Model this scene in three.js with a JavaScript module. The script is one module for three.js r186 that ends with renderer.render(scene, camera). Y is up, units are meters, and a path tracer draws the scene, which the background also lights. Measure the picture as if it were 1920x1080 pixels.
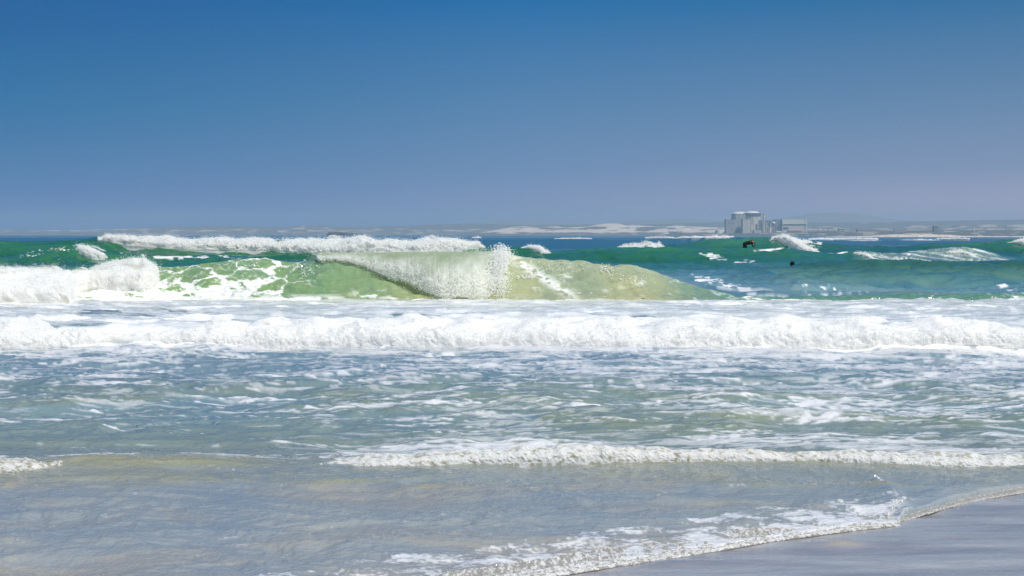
import * as THREE from 'three';
import { mergeGeometries } from 'three/addons/utils/BufferGeometryUtils.js';
import { MarchingCubes } from 'three/addons/objects/MarchingCubes.js';

// ---------------------------------------------------------------- camera, sky, sun, air, exposure
const F = 2683, EYE = 2.0, PITCH = Math.atan(100 / F), CP = Math.cos(PITCH), SP = Math.sin(PITCH);
const scene = new THREE.Scene();
const camera = new THREE.PerspectiveCamera(2 * Math.atan(540 / F) * 180 / Math.PI, 1920 / 1080, 0.1, 40000);
camera.position.set(0, EYE, 0);
camera.rotation.x = -PITCH;
const renderer = new THREE.WebGLRenderer({ antialias: true });
renderer.toneMapping = THREE.LinearToneMapping;
renderer.toneMappingExposure = 1.0;
renderer.shadowMap.enabled = true;

const SUN = new THREE.Vector3(0.42, 0.80, 0.42).normalize();
const sun = new THREE.DirectionalLight(new THREE.Color(1, 0.945, 0.86), 5.0);
sun.position.copy(SUN).multiplyScalar(200).add(new THREE.Vector3(0, 0, -60)); sun.target.position.set(0, 0, -60);
sun.castShadow = true; sun.shadow.mapSize.set(4096, 4096);
Object.assign(sun.shadow.camera, { left: -90, right: 90, top: 90, bottom: -90, near: 1, far: 500 });
scene.add(sun, sun.target);
scene.fog = new THREE.FogExp2(new THREE.Color(0.54, 0.82, 1.0), 1.95e-4);

{ // the sky: clear, deep blue away from the sun, paler towards it and towards the horizon
  const W = 512, H = 1024, px = new Float32Array(W * H * 4);
  const lerp3 = (a, b, t) => a.map((v, i) => v + (b[i] - v) * t);
  // [elevation, left, centre, right] linear
  const K = [
    [0, [.050, .110, .500], [.260, .270, .580], [.600, .430, .640]],
    [1.2, [.045, .140, .460], [.210, .268, .520], [.430, .375, .550]],
    [2.5, [.040, .168, .405], [.137, .245, .463], [.225, .288, .466]],
    [4.9, [.009, .152, .365], [.080, .215, .423], [.125, .235, .410]],
    [9.3, [.000, .096, .317], [.000, .141, .388], [.010, .141, .343]],
    [25, [.004, .100, .310], [.012, .135, .350], [.026, .155, .355]],
    [90, [.020, .135, .330], [.020, .135, .330], [.020, .135, .330]]];
  for (let j = 0; j < H; j++) {
    const el = Math.max(0, ((j + .5) / H - .5) * 180);
    let k = 0; while (k < K.length - 2 && el > K[k + 1][0]) k++;
    const t = Math.min(1, (el - K[k][0]) / (K[k + 1][0] - K[k][0]));
    for (let i = 0; i < W; i++) {
      const th = ((i + .5) / W - .5) * 2 * Math.PI, x = Math.cos(th), z = Math.sin(th);
      const az = Math.atan2(x, -z) * 180 / Math.PI, s = Math.tanh(az / 24) / Math.tanh(19.7 / 24);
      const back = Math.abs(az) > 120 ? (180 - Math.abs(az)) / 60 : 1, q = Math.max(-1.15, Math.min(1.15, s)) * back;
      const a = q < 0 ? lerp3(K[k][2], K[k][1], -q) : lerp3(K[k][2], K[k][3], q);
      const b = q < 0 ? lerp3(K[k + 1][2], K[k + 1][1], -q) : lerp3(K[k + 1][2], K[k + 1][3], q);
      const c = lerp3(a, b, t), o = (j * W + i) * 4;
      px[o] = Math.max(0, c[0]); px[o + 1] = Math.max(0, c[1]); px[o + 2] = Math.max(0, c[2]); px[o + 3] = 1;
    }
  }
  const tex = new THREE.DataTexture(px, W, H, THREE.RGBAFormat, THREE.FloatType);
  tex.mapping = THREE.EquirectangularReflectionMapping; tex.magFilter = THREE.LinearFilter; tex.minFilter = THREE.LinearFilter; tex.needsUpdate = true;
  scene.background = tex; scene.environment = tex;
}

// ---------------------------------------------------------------- helpers
let seed = 12345;
const rnd = () => { seed = (seed + 0x6d2b79f5) | 0; let t = Math.imul(seed ^ (seed >>> 15), 1 | seed); t = (t + Math.imul(t ^ (t >>> 7), 61 | t)) ^ t; return ((t ^ (t >>> 14)) >>> 0) / 4294967296; };
const PERM = new Uint8Array(512);
{ const p = [...Array(256).keys()]; for (let i = 255; i > 0; i--) { const j = Math.floor(rnd() * (i + 1)); [p[i], p[j]] = [p[j], p[i]]; } for (let i = 0; i < 512; i++) PERM[i] = p[i & 255]; }
const G2 = new Float32Array(512); for (let i = 0; i < 256; i++) { const a = i / 256 * 2 * Math.PI; G2[2 * i] = Math.cos(a) * 1.5; G2[2 * i + 1] = Math.sin(a) * 1.5; }
const fade = (t) => t * t * t * (t * (t * 6 - 15) + 10);
function n2(x, y) {
  const xi = Math.floor(x), yi = Math.floor(y), fx = x - xi, fy = y - yi, X = xi & 255, Y = yi & 255, u = fade(fx), v = fade(fy);
  const a = PERM[PERM[X] + Y] * 2, b = PERM[PERM[(X + 1) & 255] + Y] * 2, c = PERM[PERM[X] + ((Y + 1) & 255)] * 2, d = PERM[PERM[(X + 1) & 255] + ((Y + 1) & 255)] * 2;
  const p = G2[a] * fx + G2[a + 1] * fy, q = G2[b] * (fx - 1) + G2[b + 1] * fy, r = G2[c] * fx + G2[c + 1] * (fy - 1), s = G2[d] * (fx - 1) + G2[d + 1] * (fy - 1);
  return p + (q - p) * u + (r + (s - r) * u - p - (q - p) * u) * v;
}
function g3(h, x, y, z) { h &= 15; const u = h < 8 ? x : y, v = h < 4 ? y : h === 12 || h === 14 ? x : z; return ((h & 1) ? -u : u) + ((h & 2) ? -v : v); }
function n3(x, y, z) {
  const xi = Math.floor(x), yi = Math.floor(y), zi = Math.floor(z), fx = x - xi, fy = y - yi, fz = z - zi, X = xi & 255, Y = yi & 255, Z = zi & 255, u = fade(fx), v = fade(fy), w = fade(fz);
  const A = PERM[X] + Y, B = PERM[X + 1] + Y, AA = PERM[A & 255] + Z, AB = PERM[(A + 1) & 255] + Z, BA = PERM[B & 255] + Z, BB = PERM[(B + 1) & 255] + Z;
  const l = (a, b, t) => a + (b - a) * t, q = (i) => PERM[i & 511];
  return l(l(l(g3(q(AA), fx, fy, fz), g3(q(BA), fx - 1, fy, fz), u), l(g3(q(AB), fx, fy - 1, fz), g3(q(BB), fx - 1, fy - 1, fz), u), v),
    l(l(g3(q(AA + 1), fx, fy, fz - 1), g3(q(BA + 1), fx - 1, fy, fz - 1), u), l(g3(q(AB + 1), fx, fy - 1, fz - 1), g3(q(BB + 1), fx - 1, fy - 1, fz - 1), u), v), w);
}
const fbm2 = (x, y, o) => { let s = 0, a = 1, t = 0; for (let i = 0; i < o; i++) { s += a * n2(x, y); t += a * a; a *= .55; x = x * 2.03 + 17.1; y = y * 2.03 + 5.7; } return s / Math.sqrt(t); };
const fbm3 = (x, y, z, o) => { let s = 0, a = 1; for (let i = 0; i < o; i++) { s += a * n3(x, y, z); a *= .5; x *= 2.03; y *= 2.03; z *= 2.03; } return s; };
const sm = (a, b, x) => { const t = Math.max(0, Math.min(1, (x - a) / (b - a))); return t * t * (3 - 2 * t); };
const clamp = (x, a = 0, b = 1) => Math.max(a, Math.min(b, x));
const mix = (a, b, t) => a + (b - a) * t;
// smooth curve through sorted [x, value] pairs
function curve(pts) {
  const n = pts.length, m = new Float64Array(n);
  for (let i = 1; i < n - 1; i++) { const a = (pts[i][1] - pts[i - 1][1]) / (pts[i][0] - pts[i - 1][0]), b = (pts[i + 1][1] - pts[i][1]) / (pts[i + 1][0] - pts[i][0]); m[i] = a * b <= 0 ? 0 : 2 * a * b / (a + b); }
  return (x) => {
    if (x <= pts[0][0]) return pts[0][1]; if (x >= pts[n - 1][0]) return pts[n - 1][1];
    let i = 0; while (x > pts[i + 1][0]) i++;
    const h = pts[i + 1][0] - pts[i][0], t = (x - pts[i][0]) / h, t2 = t * t, t3 = t2 * t;
    return (2 * t3 - 3 * t2 + 1) * pts[i][1] + (t3 - 2 * t2 + t) * h * m[i] + (-2 * t3 + 3 * t2) * pts[i + 1][1] + (t3 - t2) * h * m[i + 1];
  };
}
// sight lines worked out from the photograph: height seen at row py at distance d, distance of the level y at row py
const yOf = (py, d) => { const c = (540 - py) / F; return EYE + d * (c * CP - SP) / (CP + c * SP); };
const dOf = (py, y) => { const c = (540 - py) / F; return (y - EYE) * (CP + c * SP) / (c * CP - SP); };
const xOf = (px, d) => (px - 960) / F * d;
const at = (px, py, d) => new THREE.Vector3(xOf(px, d), yOf(py, d), -d);

const names = new Map();
const numbered = (n) => { const k = names.get(n) || 0; names.set(n, k + 1); return k ? n + '_' + String(k).padStart(3, '0') : n; };
function mesh(name, geo, mat, parent) {
  const m = new THREE.Mesh(geo, mat); m.castShadow = m.receiveShadow = true;
  m.name = parent ? name : numbered(name); (parent || scene).add(m); return m;
}
function thing(name, label, category, group, pos = [0, 0, 0]) {
  const o = new THREE.Group(); o.name = numbered(name); o.position.set(...pos); o.userData = { label, category }; if (group) o.userData.group = group; scene.add(o); return o;
}
const structure = (o, label) => { o.userData.kind = 'structure'; if (label) o.userData.label = label; return o; };
const std = (r, g, b, rough = .9, extra = {}) => new THREE.MeshStandardMaterial({ color: new THREE.Color().setRGB(r, g, b), roughness: rough, ...extra });
function gridGeo(nu, nv, pos, col) {
  const g = new THREE.BufferGeometry(), idx = new Uint32Array((nu - 1) * (nv - 1) * 6); let k = 0;
  for (let j = 0; j < nv - 1; j++) for (let i = 0; i < nu - 1; i++) { const a = j * nu + i, b = a + 1, c = a + nu, d = c + 1; idx[k++] = a; idx[k++] = b; idx[k++] = c; idx[k++] = b; idx[k++] = d; idx[k++] = c; }
  g.setAttribute('position', new THREE.BufferAttribute(pos, 3)); if (col) g.setAttribute('color', new THREE.BufferAttribute(col, 3));
  g.setIndex(new THREE.BufferAttribute(idx, 1)); g.computeVertexNormals(); return g;
}

// ---------------------------------------------------------------- the sea
const BASE = curve([[6, .012], [9, .016], [11, .025], [12.5, .045], [16, .06], [22, .08], [23.2, .09], [24.5, .40], [26, .42], [30, .36], [35, .27], [36, .25], [41, .30], [46, .2], [60, .15], [90, .08], [150, 0], [2e4, 0]]);
const WAVES = [ // foot and crest distance, back length, crest row along the picture, sharpness of the face
  { df: 97, dc: 105, lb: 12, p: 1.7, c: curve([[-900, 454], [-300, 452], [0, 453], [80, 451], [170, 446], [190, 443], [250, 445], [640, 451], [905, 461], [960, 467], [1100, 480], [1300, 495], [2800, 495]]) },
  { df: 176, dc: 196, lb: 25, p: 1.5, c: curve([[-900, 450], [0, 449], [500, 449], [1000, 448], [1045, 446.5], [1100, 446.5], [1160, 449], [1260, 446], [1300, 443.6], [1370, 442.6], [1420, 445], [1500, 448], [1590, 451], [1640, 451.5], [1690, 449.5], [1760, 450], [1850, 452], [2800, 452]]) },
  { df: 232, dc: 256, lb: 40, p: 1.5, c: curve([[-900, 446], [0, 446], [900, 446], [1200, 444.6], [1262, 444.2], [1320, 445], [1500, 446.6], [1560, 446.4], [1640, 446.2], [1700, 447.5], [1760, 446.6], [1812, 446.4], [1900, 448], [2800, 447]]) },
  { df: 70, dc: 77, lb: 14, p: 1.6, c: curve([[-900, 490], [-300, 486], [0, 481], [83, 468], [133, 461], [170, 463], [205, 474], [300, 484], [400, 484], [470, 489], [600, 497], [700, 506], [2800, 520]]) },
  { df: 87, dc: 96, lb: 10, p: 1.6, c: curve([[-900, 520], [820, 502], [880, 480], [955, 464], [1000, 463], [1040, 472], [1100, 467], [1150, 465], [1250, 466], [1300, 468], [1340, 467], [1390, 467], [1480, 468], [1500, 473], [1570, 478], [1620, 475], [1660, 480], [1720, 474], [1800, 469], [1840, 476], [1890, 488], [1950, 491], [2800, 490]]) },
  { df: 128, dc: 139, lb: 22, p: 1.7, c: curve([[-900, 480], [1200, 470], [1240, 463], [1290, 456], [1340, 451], [1400, 449], [1450, 448], [1490, 450], [1520, 453], [1560, 456], [1600, 458], [1680, 459], [1730, 457], [1800, 456], [1850, 454], [1880, 452], [1920, 450], [2800, 451]]) },
  { df: 44, dc: 52, lb: 9, p: 1.5, c: curve([[-900, 540], [1200, 528], [1350, 516], [1450, 506], [1500, 500], [1600, 497], [1700, 497], [1920, 496], [2800, 495]]) },
  { df: 36.9, dc: 39.6, lb: 5, p: 2.0, c: curve([[-900, 514], [-300, 511], [0, 509], [100, 506], [200, 501], [270, 498], [300, 501], [340, 500], [400, 495], [450, 492], [500, 489], [540, 490], [600, 487], [660, 484], [720, 480], [800, 480], [900, 477], [940, 475], [970, 479], [1000, 484], [1050, 488], [1100, 491], [1180, 494], [1220, 503], [1260, 517], [1300, 532], [1360, 550], [1420, 562], [2800, 590]]) },
  { df: 12.1, dc: 12.6, lb: .45, p: 1.3, dfc: curve([[-400, 11.62], [60, 11.62], [200, 11.76], [420, 11.84], [620, 12.03], [2600, 12.05]]), dcf: curve([[-400, 11.95], [60, 11.95], [200, 12.12], [420, 12.2], [620, 12.36], [2600, 12.38]]), c: curve([[-400, 870], [0, 869], [60, 869], [140, 860], [300, 860], [400, 861], [480, 862], [560, 863], [700, 862], [850, 857], [1000, 850], [1100, 848], [1400, 852], [1600, 856], [1920, 861], [2600, 862]]) },
  { df: 13.5, dc: 14.8, lb: .9, p: 1.2, c: curve([[-400, 812], [500, 808], [700, 806], [950, 798], [1050, 783], [1250, 776], [1500, 778], [1650, 789], [1800, 798], [2600, 805]]) },
  { df: 15.6, dc: 16.8, lb: 1, p: 1.2, c: curve([[-400, 762], [300, 758], [480, 747], [560, 746], [680, 754], [900, 762], [2600, 768]]) },
];
const EDGE = curve([[-900, 6.2], [300, 7.1], [800, 7.95], [900, 8.1], [1000, 8.3], [1150, 8.6], [1300, 8.93], [1500, 9.43], [1600, 9.65], [1685, 9.82], [1700, 10.05], [1720, 10.2], [1800, 10.75], [1920, 11.2], [2300, 12.0], [2800, 12.6]]);
const RIDGE = curve([[10.0, 1700], [10.3, 1690], [10.8, 1668], [11.3, 1650], [11.9, 1640]]);
function waterBase(px, d) {
  let h = BASE(d);
  for (const w of WAVES) {
    const df = w.dfc ? w.dfc(px) : w.df; if (d < df) continue;
    const dc = w.dcf ? w.dcf(px) : w.dc, b = BASE(df), yc = yOf(w.c(px), dc); let y;
    if (yc <= b) continue;
    if (d < dc) { const s = (d - df) / (dc - df); y = b + (yc - b) * Math.pow(s, w.p) * (1 + .12 * Math.sin(Math.PI * s)); }
    else { const q = (d - dc) / w.lb; const bb = BASE(d); y = bb + (yc - bb) * Math.exp(-q * q * .9 - q * .35); }
    const k = .04 * (yc - b), m = Math.max(h, y), n = Math.abs(h - y); h = m + (n < k ? (k - n) * (k - n) / (4 * k) : 0);
  }
  // the little ridge that runs back from the swash tongue
  if (d > 9.9 && d < 12.2) { const r = (px - RIDGE(d) - 10) / 34; h += .028 * Math.exp(-r * r * (r > 0 ? 4 : .5)) * sm(9.9, 10.2, d) * (1 - sm(11.3, 12.1, d)); }
  return h;
}
const OCT = [[70, .010, 3], [28, .012, 8], [9, .028, 0], [3.4, .06, 31], [1.5, .12, 77], [.62, .17, 13], [.27, .18, 57], [.12, .16, 91], [.055, .12, 43]];
function ripple(x, d, dd) {
  let h = 0;
  const calm = mix(.6, 1, sm(13, 15, d)) * (1 - .45 * Math.exp(-Math.pow((d - 12.4) / .5, 2)));
  for (const [l, s, o] of OCT) {
    const vis = sm(.75, 2.0, l / dd); if (vis <= 0 || (d < 12.6 && l > 2) || (l > 20 && d < 60) || (l > 50 && d < 150)) continue;
    if (l < 1 && d < 24) { const a = l * .5; x += a * n2(x / l * .4 + 3, d / l * .7); d += a * .5 * n2(x / l * .5, d / l * .6 + 9); }
    const st = l > 1 ? 2.2 : d < 13 ? (l < .3 ? 1.35 : 2) : 1.9, up = l < .2 && d < 13 ? 1.5 : l < .3 && d < 13 ? 1.1 : l < .7 && d < 24 ? 1.25 : l > .2 && l < 5 && d > 41 ? 2.3 : 1, n = n2(x / l / st + o + d / l * .13, d / l + o * 1.7);
    h += vis * calm * up * s * l * .55 * (.35 - Math.abs(n) * 1.1 + n * .5);
  }
  return h;
}
// share of the surface that foam covers, and the look of it
function foamField(x, d, l, st, o) {
  const wx = x / l / st, wy = d / l, a = n2(wx * .9 + o, wy * .9 + 3.1) * .9, b = n2(wx * .9 + 9.2, wy * .9 + o) * .9;
  const r1 = 1 - Math.abs(n2(wx + a + o, wy + b)) * 2.6, r2 = 1 - Math.abs(n2(wx * 2.3 + a * 1.5, wy * 2.3 + b * 1.5 + o)) * 2.6;
  return .5 + .11 * r1 + .08 * r2 + .20 * fbm2(wx * .55 + o * 2, wy * .6 + a * .3, 5) + .05 * (1 - Math.abs(n2(wx * 5.1 + a, wy * 5.1 + o)) * 2.6) - .08;
}
const quantile = (c) => .55 + .19 * (c <= 0 ? 3 : c >= 1 ? -3 : Math.log((1 - c) / c) * .56);
const COV = curve([[6, .10], [8.5, .07], [9.3, .085], [11.5, .07], [11.9, .12], [12.1, .20], [12.7, .46], [13.6, .45], [14.3, .30], [15.5, .38], [17, .36], [19, .42], [21.5, .46], [22.7, .6], [23.6, .8], [24.6, .93], [30, .92], [34, .95], [36.7, .97], [36.9, .5], [37.2, .12], [40, .10], [44, .12], [50, .05], [70, .05], [120, .05], [250, .04], [1000, .02], [9000, .01]]);
function worley(x, y) {
  const xi = Math.floor(x), yi = Math.floor(y); let f1 = 9, f2 = 9;
  for (let j = -1; j < 2; j++) for (let i = -1; i < 2; i++) {
    const h = PERM[PERM[(xi + i) & 255] + ((yi + j) & 255)], h2 = PERM[h + 77], dx = xi + i + h / 255 - x, dy = yi + j + h2 / 255 - y, q = Math.sqrt(dx * dx + dy * dy);
    if (q < f1) { f2 = f1; f1 = q; } else if (q < f2) f2 = q;
  }
  return f2 - f1;
}
function foamAt(px, d, x, h, dd) {
  let c = COV(d);
  const right = sm(300, 1500, px);
  if (d > 12.6 && d < 14.5) c *= mix(.25, 1.1, sm(250, 900, px));
  if (d > 14.5 && d < 23) c *= mix(.85, 1.25, right);
  if (d > 24 && d < 36.75) { c -= .35 * Math.exp(-Math.pow((px - 230) / 130, 2)) * sm(25, 26.5, d) * (1 - sm(28, 31, d)); }
  if (d >= 36.75 && d < 40.2) return faceFoam(px, d, x, h);
  if (d > 40 && d < 62 && px > 1150) { // long streak sliding down off the shoulder of the big wave, and the flat behind it
    const py = 440 + (EYE - h) * F / d, sy = py - (500 + (px - 1230) * .27);
    if (px < 1640) c = Math.max(c, .56 * Math.exp(-Math.pow(sy / 9, 2)) * sm(1270, 1310, px) + .16 * Math.exp(-Math.pow(sy / 24, 2)) * sm(1290, 1350, px));
    c = Math.max(c, .38 * sm(548, 560, py));
  }
  if (d > 36 && d < 46 && px > 1250) c = Math.max(c, .25);
  if (d > 86 && d < 97) { // lacy patches on the second row of waves
    const py = 440 + (EYE - h) * F / d;
    c = Math.max(c, .62 * Math.exp(-Math.pow((px - 1340) / 26, 2) - Math.pow((py - 484 - (px - 1340) * .16) / 9, 2)));
    c = Math.max(c, .55 * Math.exp(-Math.pow((px - 1400) / 30, 2) - Math.pow((py - 490) / 6, 2)));
    const on = sm(1590, 1650, px) * (1 - sm(1850, 1930, px));
    if (on > 0) { // foam drawn out in slanting streaks down the tired wave at the right
      const v = h + .24 * x, s1 = fbm2(x * .35 + 2, v * 5.5, 4), s2 = fbm2(x * .9 + 8, v * 13, 4), edge = sm(.35, .8, h);
      return clamp(on * (.12 + .62 * sm(-.05, .45, s1) * (.55 + .45 * sm(-.3, .3, s2)) + .35 * sm(.25, .6, s2) * edge));
    }
    c = Math.max(c, .5 * sm(1380, 1400, px) * (1 - sm(1560, 1640, px)) * sm(95, 95.8, d));
  }
  if (d > 70 && d < 97 && px < 760) { const py = 440 + (EYE - h) * F / d; c = Math.max(c, .42 * sm(180, 260, px) * sm(470, 474, py) * (1 - sm(484, 489, py))); }
  if (d > 96 && d < 125) c = Math.max(c, .75 * sm(1150, 1165, px) * (1 - sm(1238, 1262, px)) * sm(108, 110, d) * (1 - sm(117, 120, d)));
  if (d > 96 && d < 135) c = Math.max(c, .5 * Math.exp(-Math.pow((px - 1365) / 22, 2) - Math.pow((d - 112) / 8, 2)));
  if (d > 200) c *= .5 + 1.3 * sm(1000, 1400, px);
  if (c < .004) return 0;
  const l = d < 12.6 ? .15 : d < 24 ? .30 : d < 36.75 ? .75 : d < 62 ? .45 : d < 160 ? 1.1 : 7, st = d < 12.6 ? 2 : d < 24 ? 4.2 : 2.6;
  const f = foamField(x, d, l, st, d < 12.6 ? 7 : d < 24 ? 21 : 40), q = quantile(c), soft = .02 + Math.min(.05, dd / l * .04);
  let m = sm(q - soft, q + soft, f);
  if (d < 24) { // old foam drawn out in thin broken streaks
    const q2 = quantile(clamp(c * 1.05 + .07, 0, .8)), patch = sm(-.5, .4, n2(x * .55 + 5, d * 1.1)), f2 = foamField(x + 3.7, d, l * .36, st * 1.7, 63), v = sm(q2 - .05, q2 + .05, f2) * (.26 + .5 * patch), tear = sm(-.45, .1, fbm2(x * 4.2, d * 11, 3) + .25);
    m = Math.max(m * (.25 + .75 * tear) * .9, d > 12.6 ? v : v * .6);
  } else if (d < 36.75) m *= (.62 + .38 * sm(-.3, .25, fbm2(x * .55, d * 1.5 + 4, 5))) * (.8 + .2 * sm(-.2, .2, fbm2(x * 1.9, d * 3.6, 4)));
  return m;
}
function faceFoam(px, d, x, h) { const t = sm(600, 700, px), q = px < 800 ? mix(t < 1 ? faceFoamAt(px, d, x, h, 0) : 0, t > 0 ? faceFoamAt(px, d, x, h, 1) : 0, t) : px < 1000 ? mix(faceFoamAt(px, d, x, h, 1), faceFoamAt(px, d, x, h, 2), sm(930, 985, px)) : faceFoamAt(px, d, x, h, 2); return q; }
function faceFoamAt(px, d, x, h, part) {
  const py = 440 + (EYE - h) * F / d; let m = 0;
  const ex = x + fbm2(x * 1.3, h * 2.2 + 4, 4) * .32, ey = h * 1.5 + fbm2(x * 1.5 + 9, h * 2.4, 4) * .2;
  if (part === 0) { // netting of foam left of the lip
    const tear = .55 + .45 * sm(-.35, .15, fbm2(x * 7, h * 16, 3)), w = worley(ex * 1.05 + 3.3, ey * 1.9), w2 = worley(ex * 2.6 + 8, ey * 4.4);
    const low = sm(500, 566, py), thick = (.05 + .34 * low) * (.55 + .9 * n2(x * 1.9 + 4, h * 3) + .3) * (1 - sm(480, 600, px)) + .2 * Math.exp(-Math.pow((px - 510 + (py - 500) * .9) / 18, 2));
    const on = sm(640, 520, px) * .9 + .1;
    m = Math.max(sm(thick + .05, thick - .03, w) * on * tear, .85 * sm(.10, .03, w2) * sm(560, 420, px) * (.3 + low));
    if (px < 330 || py > 556 - (px - 330) * .02) { const s = fbm2(x * 1.2 + py * .02, (py - px * .16) * .11, 4); m = Math.max(m, sm(-.35, .1, s) * .93 * sm(548, 562, py + 40 * sm(340, 200, px))); }
  } else if (part === 1) {
    const s = fbm2(ex * 2.4, ey * 6, 4), low = sm(535, 560, py);
    m = Math.max(sm(.42, .62, s) * .8 * low, sm(.75, .9, s) * .55);
    m = Math.max(m, .9 * sm(.25, .5, fbm2(ex * 1.5 + 7, (py - 552 - (px - 700) * .06) * .09, 3)) * Math.exp(-Math.pow((py - 553 - (px - 680) * .07) / 6, 2)) * (1 - sm(790, 860, px)));
  } else {
    const str = fbm2(ex * 2.2 + ey, ey * 5, 4), lines = 1 - Math.abs(fbm2(ex * 1.3 + 4, ey * 3.2 + x * .4, 3)) * 5;
    m = Math.max(clamp(lines) * .5 * sm(.0, .5, fbm2(x * 1.1, h * 2, 2)), sm(.72, .86, str) * .6);
    const diag = (py - 500 - (px - 985) * .62) / 11; m = Math.max(m, sm(.0, .5, fbm2(x * 4, h * 9, 3) + .35) * .75 * Math.exp(-diag * diag) * (1 - sm(1060, 1100, px)));
    const tail = (py - 500 - (px - 1215) * .30) / 6; m = Math.max(m, sm(-.1, .4, fbm2(x * 3, h * 12, 3)) * Math.exp(-tail * tail) * sm(1120, 1200, px));
  }
  return clamp(m);
}
let WATERBUMP;
const BODY = { // colour of the water itself: clear and deep far out, full of sand near the beach
  r: curve([[6, .265], [9, .25], [11, .235], [12.3, .21], [13.5, .18], [15, .165], [17, .15], [23, .155], [30, .22], [36.6, .30], [37, .29], [40, .22], [42, .10], [50, .075], [60, .03], [76, .018], [100, .014], [160, .012], [400, .012], [9000, .012]]),
  g: curve([[6, .275], [9, .275], [11, .265], [12.3, .235], [13.5, .225], [15, .23], [17, .225], [23, .235], [30, .28], [36.6, .34], [37, .34], [40, .30], [42, .20], [50, .19], [60, .15], [76, .125], [100, .115], [160, .09], [400, .095], [9000, .085]]),
  b: curve([[6, .275], [9, .285], [11, .275], [12.3, .215], [13.5, .205], [15, .24], [17, .255], [23, .28], [30, .26], [36.6, .18], [37, .14], [40, .14], [42, .15], [50, .12], [60, .10], [76, .08], [100, .08], [160, .09], [400, .125], [9000, .14]]),
};
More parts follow.
